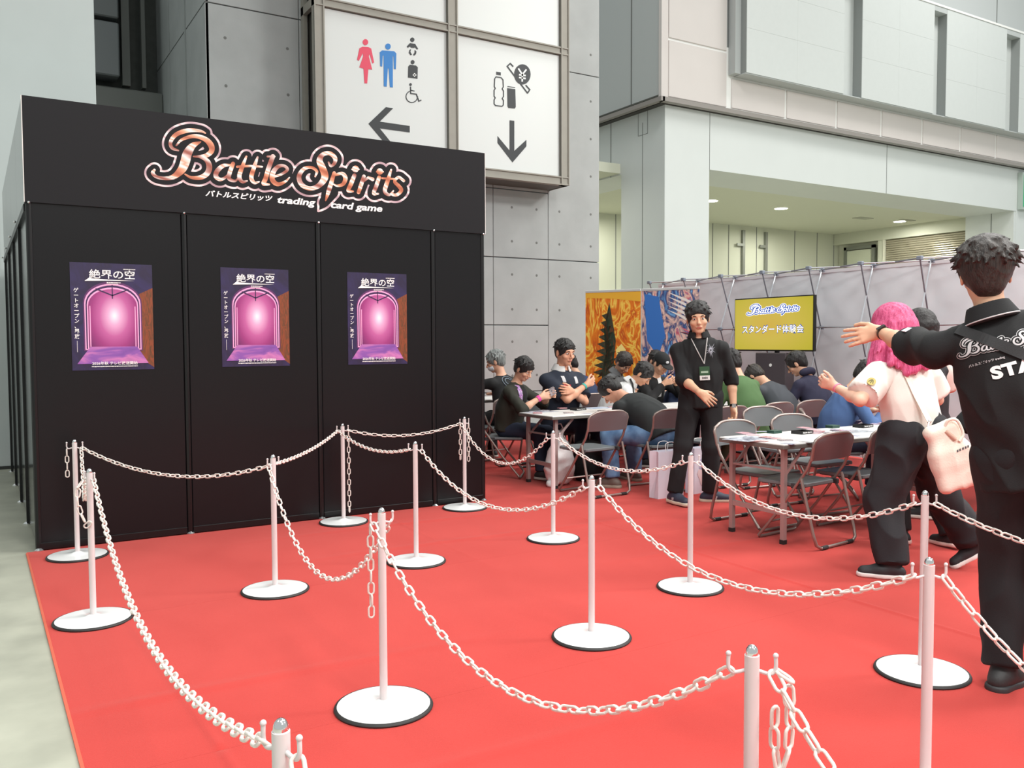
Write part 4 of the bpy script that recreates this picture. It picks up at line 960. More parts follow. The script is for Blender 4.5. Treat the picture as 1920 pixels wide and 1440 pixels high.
def surface_net(D, L, h, noise=None):
    I = D < 0; n = np.array(D.shape)-1
    c = np.zeros(n, np.int8)
    offs = [(i, j, k) for i in (0, 1) for j in (0, 1) for k in (0, 1)]
    for i, j, k in offs: c += I[i:n[0]+i, j:n[1]+j, k:n[2]+k]
    act = np.argwhere((c > 0) & (c < 8))
    if len(act) == 0: return np.zeros((0, 3)), np.zeros((0, 4), int)
    idx = np.full(n, -1, np.int32); idx[act[:, 0], act[:, 1], act[:, 2]] = np.arange(len(act))
    vals = np.stack([D[act[:, 0]+i, act[:, 1]+j, act[:, 2]+k] for i, j, k in offs], 1)
    P = np.zeros((len(act), 3)); W = np.zeros(len(act)); O = np.array(offs, float)
    for a in range(8):
        for b in range(a+1, 8):
            if np.abs(O[a]-O[b]).sum() != 1: continue
            va, vb = vals[:, a], vals[:, b]; m_ = (va < 0) != (vb < 0); t = np.where(m_, va/(va-vb+1e-12), 0)
            P += m_[:, None]*(O[a]+t[:, None]*(O[b]-O[a])); W += m_
    P = (P/W[:, None]+act)*h+L
    if noise is not None:
        G = np.zeros((len(act), 3)); 
        for q, o in enumerate(O): G += vals[:, q:q+1]*(o-.5)
        G /= (np.linalg.norm(G, axis=1)[:, None]+1e-9); P = P+G*noise(P)[:, None]
    F = []
    for ax in range(3):
        u, v = (ax+1) % 3, (ax+2) % 3
        sl0 = [slice(1, n[i]) for i in range(3)]; sl0[ax] = slice(0, n[ax]); sl1 = list(sl0); sl1[ax] = slice(1, n[ax]+1)
        A, B = I[tuple(sl0)], I[tuple(sl1)]; e = np.argwhere(A != B)
        if len(e) == 0: continue
        sgn = A[e[:, 0], e[:, 1], e[:, 2]]; base = e.copy()
        for i in range(3):
            if i != ax: base[:, i] += 1
        q = []
        for du, dv in ((0, 0), (-1, 0), (-1, -1), (0, -1)):
            cc = base.copy(); cc[:, u] += du; cc[:, v] += dv; q.append(idx[cc[:, 0], cc[:, 1], cc[:, 2]])
        q = np.stack(q, 1); q[~sgn] = q[~sgn][:, ::-1]; F.append(q)
    F = np.concatenate(F); F = F[(F >= 0).all(1)]
    return P, F
def np_mesh(name, parts, mats, parent=None, smooth=True):
    """parts: list of (verts, quads, material index)"""
    vs = np.concatenate([p[0] for p in parts]); o = 0; fs = []; mi = []
    for v, f, m_ in parts: fs.append(f+o); mi.append(np.full(len(f), m_, np.int32)); o += len(v)
    fs = np.concatenate(fs); mi = np.concatenate(mi)
    me = bpy.data.meshes.new(name); me.vertices.add(len(vs)); me.vertices.foreach_set('co', vs.astype(np.float32).ravel())
    me.loops.add(fs.size); me.loops.foreach_set('vertex_index', fs.astype(np.int32).ravel())
    me.polygons.add(len(fs)); me.polygons.foreach_set('loop_start', np.arange(0, fs.size, 4, dtype=np.int32)); me.polygons.foreach_set('loop_total', np.full(len(fs), 4, np.int32))
    me.polygons.foreach_set('material_index', mi); me.update(calc_edges=True); me.validate()
    for m_ in mats: me.materials.append(m_)
    if smooth: me.polygons.foreach_set('use_smooth', np.ones(len(me.polygons), bool))
    ob = bpy.data.objects.new(name, me); COL.objects.link(ob)
    if parent: ob.parent = parent
    return ob
def folds(seed, amp=.004, scale=1.0):
    r = np.random.RandomState(seed); K = r.normal(size=(7, 3))*np.array([22, 22, 13])*scale; ph = r.uniform(0, 6.28, 7)
    def f(P):
        w_ = np.sin(P@(K[0]*.5)+ph[0])*1.3
        s_ = sum(np.sin(P@K[i]+ph[i]+w_) for i in range(1, 7))/6
        return amp*(1-2*np.abs(s_))*1.2
    return f
def strands(seed, amp, freq=150, d=(0, 0, 1)):
    r = np.random.RandomState(seed); a = r.normal(size=(3, 3)); d = nrm(d)
    def f(P):
        Q = P-np.outer(P@d, d)*.85; return amp*(np.sin(Q@a[0]*freq*.6+np.sin(P@a[1]*40)*2)+.6*np.sin(Q@a[2]*freq+np.sin(P@a[0]*60)*2))*.6
    return f
def rotm(axis, ang):
    axis = nrm(axis); c, s_ = math.cos(ang), math.sin(ang); x, y, z = axis
    return np.array([[c+x*x*(1-c), x*y*(1-c)-z*s_, x*z*(1-c)+y*s_], [y*x*(1-c)+z*s_, c+y*y*(1-c), y*z*(1-c)-x*s_], [z*x*(1-c)-y*s_, z*y*(1-c)+x*s_, c+z*z*(1-c)]])
def ik(a, c, l1, l2, hint):
    a, c = np.array(a, float), np.array(c, float); d = c-a; L = np.linalg.norm(d); mx = (l1+l2)*.998
    if L > mx: c = a+d/L*mx; d = c-a; L = mx
    x = (l1*l1-l2*l2+L*L)/(2*L); h = math.sqrt(max(l1*l1-x*x, 0)); u = d/L; hn = np.array(hint, float); hn = hn-u*(hn@u); hn = nrm(hn)
    return a+u*x+hn*h, c
def hand_prims(F, W, d, n, left, curl=.25, sc=1.0, spread=.14, thumb=.6):
    d = nrm(d); n = nrm(np.array(n, float)-d*(np.array(n, float)@d)); t = np.cross(d, n)*(-1 if left else 1)
    q = sc
    kn = []
    for i, (o, L) in enumerate([(.030, .072), (.010, .080), (-.011, .074), (-.030, .060)]):
        K = W+d*(.088-.004*abs(i-1))*q+t*o*q; kn.append(K)
        F.cone(W+d*.012*q+t*o*.45*q, K, .0155*q, .0115*q, k=.014)
        dr = nrm(d+t*spread*(o/.03)); p = K; ang = 0; rads = [.0095, .0085, .0078, .0068]
        for j, fr in enumerate((.46, .30, .24)):
            ang += curl*(.7+.5*j); v = dr*math.cos(ang)+n*math.sin(ang); e = p+v*L*fr*q; F.cone(p, e, rads[j]*q, rads[j+1]*q, k=.003); p = e
    tb_ = W+d*.022*q+t*.020*q; t1 = W+d*.050*q+t*.048*q+n*.012*thumb*q; t2 = t1+nrm(d*.8+t*(.7-.6*thumb)+n*.5*thumb)*.034*q; t3 = t2+nrm(d*.95+t*(.35-.5*thumb)+n*.6*thumb)*.028*q
    F.cone(tb_, t1, .0165*q, .0115*q, k=.014); F.cone(t1, t2, .0105*q, .0092*q, k=.003); F.cone(t2, t3, .0092*q, .0078*q, k=.003)
SKIN = {}
def skin(c='#d9a489'): return mat('skin'+c, c, .5, var=.04, scale=14, bump=.03, bscale=60)
m_eye = mat('eye_white', '#eceae6', .25); m_iris = mat('iris', '#1d1412', .2); m_lip = mat('lips', '#b8695c', .45); m_brow = mat('brow_hair', '#1c1715', .8)
def hair_mat(name, col, col2, rough=.42):
    m = bpy.data.materials.new(name); m.use_nodes = True; nt = m.node_tree; b = nt.nodes['Principled BSDF']; b.inputs['Roughness'].default_value = rough
    tc = nt.nodes.new('ShaderNodeTexCoord'); mp = nt.nodes.new('ShaderNodeMapping'); mp.inputs['Scale'].default_value = (1, 1, .07); nt.links.new(tc.outputs['Object'], mp.inputs[0])
    n = nt.nodes.new('ShaderNodeTexNoise'); n.inputs['Scale'].default_value = 330; n.inputs['Detail'].default_value = 4; nt.links.new(mp.outputs[0], n.inputs['Vector'])
    n2 = nt.nodes.new('ShaderNodeTexNoise'); n2.inputs['Scale'].default_value = 70; nt.links.new(mp.outputs[0], n2.inputs['Vector'])
    a = nt.nodes.new('ShaderNodeMath'); a.operation = 'ADD'; nt.links.new(n.outputs['Fac'], a.inputs[0]); nt.links.new(n2.outputs['Fac'], a.inputs[1])
    r = nt.nodes.new('ShaderNodeValToRGB'); r.color_ramp.elements[0].color = lin(col2); r.color_ramp.elements[1].color = lin(col); r.color_ramp.elements[0].position = .38; r.color_ramp.elements[1].position = .62
    h = nt.nodes.new('ShaderNodeMath'); h.operation = 'MULTIPLY'; h.inputs[1].default_value = .5; nt.links.new(a.outputs[0], h.inputs[0]); nt.links.new(h.outputs[0], r.inputs[0]); nt.links.new(r.outputs[0], b.inputs['Base Color'])
    bp = nt.nodes.new('ShaderNodeBump'); bp.inputs['Strength'].default_value = .8; bp.inputs['Distance'].default_value = .006; nt.links.new(a.outputs[0], bp.inputs['Height']); nt.links.new(bp.outputs[0], b.inputs['Normal'])
    MATS[name] = m; return m
m_hair = hair_mat('black_hair', '#262222', '#0d0b0b'); m_hairs = hair_mat('dark_hair', '#3a322e', '#171210')
def head_prims(F, J, sc=1.0):
    c, f, u, r = J['hc'], J['hf'], J['hu'], J['hr']; A = np.array([r, f, u])
    F.ell(c+u*.030*sc-f*.012*sc, (.074*sc, .094*sc, .086*sc), A, k=.03)
    F.ell(c-u*.032*sc+f*.020*sc, (.060*sc, .070*sc, .078*sc), A, k=.03)
    F.ell(c-u*.092*sc+f*.062*sc, (.026*sc, .020*sc, .018*sc), A, k=.025)
    F.ell(c+u*.022*sc+f*.078*sc, (.050*sc, .014*sc, .014*sc), A, k=.02)
    for s_ in (-1, 1):
        F.ell(c+r*s_*.031*sc+f*.098*sc+u*.002*sc, (.015*sc, .012*sc, .010*sc), A, k=.010, sub=True)
        F.ell(c+r*s_*.040*sc+f*.062*sc-u*.028*sc, (.022*sc, .020*sc, .018*sc), A, k=.02)
        E_ = nrm(f*.9-r*s_*.35); F.ell(c+r*s_*.078*sc-f*.008*sc-u*.010*sc, (.007*sc, .018*sc, .031*sc), A, k=.006)
    F.cone(c+f*.088*sc+u*.008*sc, c+f*.112*sc-u*.028*sc, .007*sc, .0115*sc, k=.010)
    for s_ in (-1, 1): F.ell(c+f*.099*sc-u*.032*sc+r*s_*.010*sc, (.008*sc, .009*sc, .007*sc), A, k=.006)
    F.ell(c+f*.086*sc-u*.060*sc, (.024*sc, .010*sc, .011*sc), A, k=.008)
def solve_pose(q):
    s = q.get('h', 1.72)/1.72; sw = q.get('sw', .185)*s
    Pp = V(*q['pel'])
    rt = rotm((0, 0, 1), R_(q.get('twist', 0)))     # chest twist about vertical, ccw
    l1, l2, sd = q.get('lean', (0, 0)) + ((q.get('side', 0)),)
    def frame(l, sd_, R0): # lean forward l deg, side sd to +x
        Rm = R0@rotm((0, 1, 0), R_(sd_))@rotm((1, 0, 0), -R_(l)); return Rm@V(1, 0, 0), Rm@V(0, 1, 0), Rm@V(0, 0, 1)
    x1, f1, u1 = frame(l1, sd*.7, np.eye(3)); x2, f2, u2 = frame(l2, sd, rt)
    Wp = Pp+u1*.17*s; Cp = Wp+u2*.17*s; Nb = Cp+u2*.165*s-f2*.01*s
    J = dict(s=s, sw=sw, P=Pp, W=Wp, C=Cp, N=Nb, x1=x1, f1=f1, u1=u1, x2=x2, f2=f2, u2=u2)
    hy, hp, hr_ = q.get('head', (0, 0, 0))
    Rh = rotm((0, 0, 1), R_(hy))@rotm((1, 0, 0), -R_(hp))@rotm((0, 1, 0), R_(hr_))
    J['hr'], J['hf'], J['hu'] = Rh@V(1, 0, 0), Rh@V(0, 1, 0), Rh@V(0, 0, 1)
    nk = nrm(u2*.6+J['hu']*.4)
    J['nt'] = Nb+nk*.075*s*q.get('neck', 1); J['hc'] = J['nt']+J['hu']*.085*s+J['hf']*.018*s
    for L, sg_ in (('L', -1), ('R', 1)):
        J['sh'+L] = Cp+u2*(.058)*s+x2*sg_*sw+V(*q.get('shoff'+L, (0, 0, 0)))
        tgt, hint = q['hand'+L][0], q['hand'+L][1]
        J['el'+L], J['wr'+L] = ik(J['sh'+L], tgt, .285*s, .255*s, hint)
        J['hd'+L], J['hn'+L] = q['hand'+L][2], q['hand'+L][3]; J['curl'+L] = q['hand'+L][4] if len(q['hand'+L]) > 4 else .3
        J['hp'+L] = Pp-u1*.03*s+x1*sg_*.088*s
        ft, kh = q['foot'+L][0], q['foot'+L][1]
        J['kn'+L], J['an'+L] = ik(J['hp'+L], ft, .425*s, .41*s, kh)
        J['td'+L] = nrm(q['foot'+L][2])
    return J
def cloth(name, col, rough=.85, **kw): return mat(name, col, rough, bump=.12, bscale=220, **kw)
def hair_short(J, seed, m, parent, sc=1.0, tuft=70, vol=.014, h=.006, fringe=.0, back=0.0):
    F = Field(); c, f, u, r = J['hc'], J['hf'], J['hu'], J['hr']; A = np.array([r, f, u]); R2 = random.Random(seed)
    F.ell(c+u*.036*sc-f*.014*sc, (.074*sc+vol, .094*sc+vol*.9, .084*sc+vol), A, k=.01)
    F.ell(c-u*.022*sc-f*.050*sc, (.064*sc, .056*sc, .060*sc+back), A, k=.02)
    for s_ in (-1, 1): F.ell(c+r*s_*.066*sc+f*.020*sc+u*.012*sc, (.014*sc, .020*sc, .038*sc), A, k=.012)
    # face opening
    F.ell(c-u*(.045-fringe)*sc+f*.098*sc, (.064*sc, .085*sc, .088*sc), A, k=.012, sub=True)
    for s_ in (-1, 1): F.ell(c+r*s_*.090*sc-u*.014*sc-f*.004*sc, (.022*sc, .022*sc, .036*sc), A, k=.006, sub=True)
    for i in range(tuft):
        az = R2.uniform(-math.pi, math.pi); el = R2.uniform(.05, 1.35); dirv = r*math.cos(el)*math.cos(az)+f*math.cos(el)*math.sin(az)+u*math.sin(el)
        if dirv@f > .75 and el < .5: continue
        p = c+u*.036*sc-f*.014*sc+(r*(dirv@r)*(.074*sc+vol)+f*(dirv@f)*(.094*sc+vol*.8)+u*(dirv@u)*(.084*sc+vol))*.93
        tan = nrm(dirv*.75-u*.8+r*R2.uniform(-.5, .5)+f*R2.uniform(-.3, .4)); L = R2.uniform(.018, .036)*sc
        F.cone(p, p+tan*L*1.3+dirv*.003, .0095*sc, .002, k=.010)
    v, q = F.mesh(h, strands(seed, .0016, 170, u)); return np_mesh('hair', [(v, q, 0)], [m], parent)
def hair_long(J, seed, m, parent, length=.22, flare=.05, h=.006, m2=None, sc=1.0, wisps=40):
    F = Field(); c, f, u, r = J['hc'], J['hf'], J['hu'], J['hr']; A = np.array([r, f, u]); R2 = random.Random(seed); dn = V(0, 0, -1)
    F.ell(c+u*.036*sc-f*.014*sc, (.092*sc, .108*sc, .100*sc), A, k=.01)
    F.ell(c+u*.0*sc-f*.035*sc, (.094*sc, .085*sc, .10*sc), A, k=.03)
    for i in range(16):
        a = R_(-20+220*i/15+180); d = r*math.cos(a)+f*math.sin(a)
        p = c+u*.01+(r*(d@r)*.076+f*(d@f)*.088-f*.014)*sc; e = p+dn*length*R2.uniform(.85, 1.1)+d*flare*R2.uniform(.6, 1.2)
        F.cone(p, e, .030*sc, .020*sc, k=.02)
    for i in range(wisps):
        a = R_(R2.uniform(-20, 200)+180); d = r*math.cos(a)+f*math.sin(a); p = c-u*.02+(r*(d@r)*.084+f*(d@f)*.094-f*.014)*sc+dn*R2.uniform(0, length*.6)
        e = p+dn*length*R2.uniform(.25, .50)+d*(flare+.02)*R2.uniform(.4, 1.0); F.cone(p, e, .016, .004, k=.012)
    F.ell(c-u*.045*sc+f*.105*sc, (.058*sc, .070*sc, .090*sc), A, k=.01, sub=True)
    v, q = F.mesh(h, strands(seed, .0022, 120, u)); return np_mesh('hair', [(v, q, 0)], [m], parent)
def face_parts(J, parent, sc=1.0):
    c, f, u, r = J['hc'], J['hf'], J['hu'], J['hr']; A = np.array([r, f, u])
    for s_ in (-1, 1):
        e = MB().sphere(c+r*s_*.031*sc+f*.0792*sc+u*.002*sc, (.0115*sc, .0112*sc, .0066*sc), 14, 10, A).build('eye', m_eye, parent, True)
        MB().sphere(c+r*s_*.031*sc+f*.0866*sc+u*.002*sc, (.0062*sc, .0046*sc, .0060*sc), 10, 8, A).build('iris', m_iris, e, True)
        MB().tube([c+r*s_*x*sc+f*y*sc+u*z*sc for x, y, z in ((.016, .094, .020), (.030, .092, .026), (.046, .080, .021))], .0032*sc, 6, rs=[.0025*sc, .0038*sc, .0018*sc]).build('eyebrow', m_brow, parent, True)
    MB().sphere(c+f*.0935*sc-u*.0605*sc, (.020*sc, .006*sc, .0062*sc), 14, 8, A).build('mouth', m_lip, parent, True)
def person(name_label, loc, rz, q, top, bottom, hairf, skinc='#dba88c', sleeve='short', shoe=('#2a2a2c', '#d8d4cc'), h=.009, hh=.0042, handL=True, handR=True, face=True, topw=1.0, hem=.0, grp='people at the card event', seed=1, collar=None, legw=1.0, sleevew=1.0, tuck=False, footwear=True, topdrop=.0, hs=1.0, noise=.004):
    root = empty('person', (loc[0], loc[1], CZ), R_(rz), name_label, 'person', grp)
    J = solve_pose(q); s = J['s']; SK = skin(skinc)
    P, W, C, N = J['P'], J['W'], J['C'], J['N']; x1, f1, u1, x2, f2, u2 = [J[k] for k in ('x1', 'f1', 'u1', 'x2', 'f2', 'u2')]
    A1 = np.array([x1, f1, u1]); A2 = np.array([x2, f2, u2])
    # ---- body: one continuous skin surface
    B = Field()
    B.ell(P, (.150*s*topw, .100*s, .11*s), A1, k=.05); B.ell(W, (.125*s*topw, .088*s, .14*s), A1, k=.06); B.ell(C, (.142*s, .095*s, .15*s), A2, k=.06)
    B.cone(N-u2*.03*s, J['nt']+J['hu']*.03*s, .056*s, .052*s, k=.03)
    for L, sg_ in (('L', -1), ('R', 1)):
        S_, E_, Wr = J['sh'+L], J['el'+L], J['wr'+L]
        B.cone(N-u2*.045*s, S_, .045*s, .05*s, k=.04); B.cone(S_, E_, .048*s, .037*s, k=.03); B.cone(E_, E_+(Wr-E_)*.35, .037*s, .038*s, k=.02); B.cone(E_+(Wr-E_)*.35, Wr, .038*s, .0255*s, k=.02)
        Hp, K, An = J['hp'+L], J['kn'+L], J['an'+L]
        B.cone(Hp, K, .078*s, .050*s, k=.04); B.cone(K, K+(An-K)*.35, .050*s, .052*s, k=.03); B.cone(K+(An-K)*.35, An, .050*s, .036*s, k=.03)
        B.cone(An, An+J['td'+L]*.04*s-V(0, 0, .02)*s, .034*s, .026*s, k=.03)
        if not (handL if L == 'L' else handR): B.cone(Wr, Wr+nrm(J['hd'+L])*.07*s, .026*s, .030*s, k=.02, flat=J['hn'+L], fs=1.8)
    parts = [B.mesh(h)+(0,)]
    Hd = Field(); head_prims(Hd, J, s*hs); Hd.cone(N, J['nt']+J['hu']*.03*s, .052*s, .052*s, k=.03); parts.append(Hd.mesh(.0052 if face else .007)+(0,))
    for L, on in (('L', handL), ('R', handR)):
        if not on: continue
        G = Field(); Wr, E_ = J['wr'+L], J['el'+L]; G.cone(Wr+(E_-Wr)*.25, Wr, .0295*s, .0255*s, k=.02); G.cone(Wr, Wr+nrm(J['hd'+L])*.03*s, .024*s, .022*s, k=.02)
        hand_prims(G, Wr, J['hd'+L], J['hn'+L], L == 'L', J['curl'+L], s*1.02); parts.append(G.mesh(hh)+(0,))
    np_mesh('body', parts, [SK], root)
    if face: face_parts(J, root, s*hs)
    # ---- shirt
    T = Field(); w_ = topw
    T.ell(C-u2*.012*s, (.172*s*w_, .122*s*w_, .160*s), A2, k=.06); T.ell(W, (.158*s*w_, .120*s*w_, .17*s), A1, k=.08); 
    T.cone(W, P-u1*(.05+topdrop)*s, .118*s*w_, .128*s*w_, k=.08, flat=x1, fs=.72, end=.0)
    for L in 'LR':
        S_, E_, Wr = J['sh'+L], J['el'+L], J['wr'+L]
        T.cone(N-u2*.050*s, S_-u2*.004*s, .054*s, .053*s, k=.035)
        if sleeve == 'short': T.cone(S_, S_+(E_-S_)*.80, .057*s*sleevew, .070*s*sleevew, k=.035, end=.0)
        elif sleeve == 'half': T.cone(S_, E_, .057*s*sleevew, .058*s*sleevew, k=.035); T.cone(E_, E_+(Wr-E_)*.22, .056*s*sleevew, .052*s*sleevew, k=.03, end=.0)
        elif sleeve == 'long': T.cone(S_, E_, .057*s*sleevew, .052*s*sleevew, k=.035); T.cone(E_, E_+(Wr-E_)*.88, .052*s*sleevew, .039*s*sleevew, k=.03, end=.0)
    # neckline
    T.cone(N+u2*.055*s+f2*.03*s, N+u2*.16*s+f2*.05*s, .060*s, .075*s, k=.006, sub=True)
    v, f = T.mesh(h, folds(seed, noise)); shirt = np_mesh('shirt', [(v, f, 0)], [top], root)
    if collar:
        K_ = Field(); b0 = N+u2*.008*s
        for i in range(48):
            a = 2*math.pi*i/48; d = x2*math.cos(a)+f2*math.sin(a)
            if d@f2 > .93: continue
            up_ = .050 if d@f2 < .3 else .035
            K_.cone(b0+d*.090*s-u2*.030*s-f2*.010*s, b0+d*.068*s+u2*(up_-.024)*s-f2*.004*s, .0080*s, .0065*s, k=.012)
        v, f = K_.mesh(.006); np_mesh('collar', [(v, f, 0)], [collar if collar is not True else top], root)
    # ---- trousers
    Q = Field()
    Q.ell(P-u1*.02*s, (.158*s, .112*s, .105*s), A1, k=.05)
    if tuck: Q.cone(P, P+u1*.10*s, .118*s, .104*s, k=.03, flat=x1, fs=.78, end=.0)
    for L in 'LR':
        Hp, K, An = J['hp'+L], J['kn'+L], J['an'+L]
        Q.cone(Hp, K, .095*s*legw, .070*s*legw, k=.045); Q.cone(K, An+(K-An)*.04, .070*s*legw, .062*s*legw, k=.03, end=.0)
    v, f = Q.mesh(h, folds(seed+50, noise)); np_mesh('trousers', [(v, f, 0)], [bottom], root)
    # ---- shoes
    if footwear:
        ms = mat('shoe'+shoe[0], shoe[0], .6, bump=.1, bscale=120); mo = mat('sole'+shoe[1], shoe[1], .6)
        for L in 'LR':
            An = J['an'+L]; td = J['td'+L]; pitch = q['foot'+L][3] if len(q['foot'+L]) > 3 else 0
            flat_d = nrm(V(td[0], td[1], 0)); side = np.cross(flat_d, V(0, 0, 1)); Rp = rotm(side, -R_(pitch)); fd = Rp@flat_d; ud = Rp@V(0, 0, 1)
            base = An-ud*.078*s
            S_ = Field(); a = base-fd*.045*s+ud*.040*s; b = base+fd*.16*s+ud*.030*s
            S_.cone(a, base+fd*.06*s+ud*.045*s, .040*s, .046*s, k=.03, flat=side, fs=1.12); S_.cone(base+fd*.05*s+ud*.040*s, b, .045*s, .038*s, k=.03)
            S_.cone(base-fd*.008*s+ud*.06*s, An+ud*.02*s, .043*s, .042*s, k=.03, end=.0); S_.clip(base+ud*.012*s, -ud)
            v, f = S_.mesh(.006); sh = np_mesh('shoe', [(v, f, 0)], [ms], root)
            So = Field(); So.cone(base-fd*.045*s+ud*.015*s, base+fd*.05*s+ud*.015*s, .045*s, .046*s, k=.03); So.cone(base+fd*.05*s+ud*.015*s, base+fd*.163*s+ud*.015*s, .048*s, .043*s, k=.03)
            So.clip(base+ud*.030*s, ud); So.clip(base+ud*.001*s, -ud); v, f = So.mesh(.006); np_mesh('sole', [(v, f, 0)], [mo], sh)
            if h < .0085:
                for t in range(4):
                    p = base+fd*(.035+.024*t)*s+ud*(.088-.012*t)*s; MB().tube([p-side*.022*s-ud*.004, p+ud*.006*s, p+side*.022*s-ud*.004], .0032, 6).build('lace', mo, sh)
    hairf(J, root)
    J['root'] = root; J['shirt'] = shirt; return J
def to_local(loc, rz, p):
    c, s_ = math.cos(-R_(rz)), math.sin(-R_(rz)); d = V(*p)-V(loc[0], loc[1], CZ); return V(c*d[0]-s_*d[1], s_*d[0]+c*d[1], d[2])
def bvh_of(o):
    me = o.data; vs = np.zeros(len(me.vertices)*3); me.vertices.foreach_get('co', vs); vs = vs.reshape(-1, 3)
    return BVHTree.FromPolygons([tuple(v) for v in vs], [tuple(p.vertices) for p in me.polygons])
def drape(name, v2, f, org, ux, uy, dirv, bvh, m, parent, lift=.003, fallback=True):
    """press flat lettering onto a surface along dirv"""
    vs = []; bad = set()
    for i, (a, b) in enumerate(v2):
        p = V(*org)+a*np.array(ux)+b*np.array(uy); hit = bvh.ray_cast(Vector(p-np.array(dirv)*.5), Vector(dirv))
        if hit[0] is None: bad.add(i); vs.append(p)
        else: vs.append(np.array(hit[0])-np.array(dirv)*lift)
    f = [q for q in f if not any(i in bad for i in q)]
    b = MB(); b.add(vs, f); return b.build(name, m, parent)
def dense(v, f, step):
    """subdivide flat lettering so that it can follow a curved surface"""
    bm = bmesh.new(); vv = [bm.verts.new((x, y, 0)) for x, y in v]
    for q in f:
        try: bm.faces.new([vv[i] for i in q])
        except ValueError: pass
    bmesh.ops.triangulate(bm, faces=bm.faces[:])
    for _ in range(3):
        ed = [e for e in bm.edges if e.calc_length() > step]
        if not ed: break
        bmesh.ops.subdivide_edges(bm, edges=ed, cuts=1); bmesh.ops.triangulate(bm, faces=bm.faces[:])
    bm.verts.index_update(); r = np.array([(w_.co.x, w_.co.y) for w_ in bm.verts]), [tuple(w_.index for w_ in q.verts) for q in bm.faces]; bm.free(); return r
# ================================================================== PEOPLE
c_blk = cloth('cloth_black', '#131315'); c_blk2 = cloth('cloth_black_trousers', '#151417'); c_char = cloth('cloth_charcoal', '#212125'); c_navy = cloth('cloth_navy', '#1d2433'); c_cream = cloth('cloth_cream', '#e9e6de'); c_white = cloth('cloth_white', '#dededd')
c_green = cloth('cloth_green', '#4c6b40'); c_sw = cloth('cloth_slate', '#43464c'); c_hood = cloth('cloth_indigo', '#2b2a41'); c_blue = cloth('cloth_blue', '#466290'); c_olive = cloth('cloth_olive', '#2b2c24'); c_grey = cloth('cloth_grey', '#6d6e70'); c_jean = cloth('cloth_jeans', '#46648a', col2='#6d8cb0', scale=9); c_dj = cloth('cloth_dark_jeans', '#232c40'); c_nb = cloth('cloth_midnight', '#22304f')
m_print = mat('print_light', '#c9c6c8', .7); m_printd = mat('print_dark', '#4a484c', .7); m_watch = mat('watch_black', '#141416', .3)
def H(side, x, y, z, d, n, curl=.3, hint=None): return ((x, y, z), hint or ((.6 if side > 0 else -.6), -.35, -.6), d, n, curl)
def sit(h=1.72, lean=(18, 28), head=(0, 35, 0), pz=.53, hands=None, **kw):
    q = dict(h=h, pel=(0, 0, pz), lean=lean, head=head)
    q['handL'], q['handR'] = hands or (H(-1, -.13, .40, .775, (.3, .9, -.1), (.2, 0, -1)), H(1, .13, .40, .775, (-.3, .9, -.1), (-.2, 0, -1)))
    q['footL'] = ((-.13, .40, .08), (0, 1, .7), (-.15, 1, 0)); q['footR'] = ((.13, .42, .08), (0, 1, .7), (.15, 1, 0))
    q.update(kw); return q
# ---- staff man in the aisle, facing the viewer
loc = (5.39, 5.62); rz = 142
TL = lambda p: tuple(to_local(loc, rz, p))
W2 = lambda v, rz_=rz: tuple(rotm((0, 0, 1), -R_(rz_))@V(*v))
q = dict(h=1.75, pel=(0, 0, .945), lean=(3, 5), twist=-6, side=3, head=(-2, 6, 4), sw=.182, neck=.75, shoffL=(0, 0, -.02), shoffR=(0, 0, -.02),
         handR=(TL((5.12, 5.36, .985)), (.5, -.7, -.5), W2((.62, -.50, -.62)), W2((.40, .85, -.1)), .16),
         handL=(TL((5.60, 5.44, .83)), (-.5, -.8, 0), W2((-.1, -.15, -1)), W2((-.8, .2, .1)), .95),
         footR=(TL((5.12, 5.66, .08)), (0, 1, 0), W2((-.12, -1, 0)), 0), footL=(TL((5.46, 5.58, .08)), (0, 1, 0), W2((.75, -.62, 0)), 0))
J = person('staff man in black long shirt with lanyard badge standing in the aisle facing the viewer', loc, rz, q, c_blk, c_blk2,
           lambda J, r: hair_short(J, 5, m_hair, r, J['s']*1.13, 90, .018), skinc='#d8a98a', sleeve='half', shoe=('#34384a', '#d9cdb8'), h=.008, collar=True, seed=11, topdrop=.06, legw=1.02, hs=1.13, noise=.007)
STF = J; root = J['root']; bv = bvh_of(J['shirt'])
# lanyard, badge, chest print, wristwatch
Cc, f2, x2, u2, N_ = J['C'], J['f2'], J['x2'], J['u2'], J['N']
def onto(bv, p, d, lift): h_ = bv.ray_cast(Vector(p+np.array(d)*.5), Vector(-np.array(d))); return np.array(h_[0])+np.array(d)*lift if h_[0] else p
bx = Cc-x2*.035-u2*.07
lp = []
for s_ in (-1, 1):
    pts = [N_+x2*s_*.075+u2*.01]+[onto(bv, N_+(x2*s_*.075)*(1-t)+(bx-N_)*t+u2*(.0)*t, f2, .005) for t in (.12, .3, .5, .7, .88, 1)]
    MB().tube(cr(pts, 3), .0045, 6).build('lanyard', mat('lanyard', '#b9b6b4', .6), root, True)
bp0 = onto(bv, bx-u2*.08, f2, .012); bb = MB().obox(bp0, x2, f2, u2, (.042, .002, .058)).build('badge', mat('badge_green', '#2f5a40', .35), root)
MB().obox(bp0-u2*.038+f2*.0025, x2, f2, u2, (.042, .001, .020)).build('badge_name_strip', mat('badge_white', '#e6e6e6', .4), bb)
b = MB(); [b.obox(bp0+f2*.004-u2*.038+x2*o5, x2, f2, u2, (w5, .0006, h5)) for o5, w5, h5 in ((-.018, .005, .008), (-.006, .004, .009), (.006, .005, .007), (.018, .004, .009))]; b.build('badge_marks', m_printd, bb)
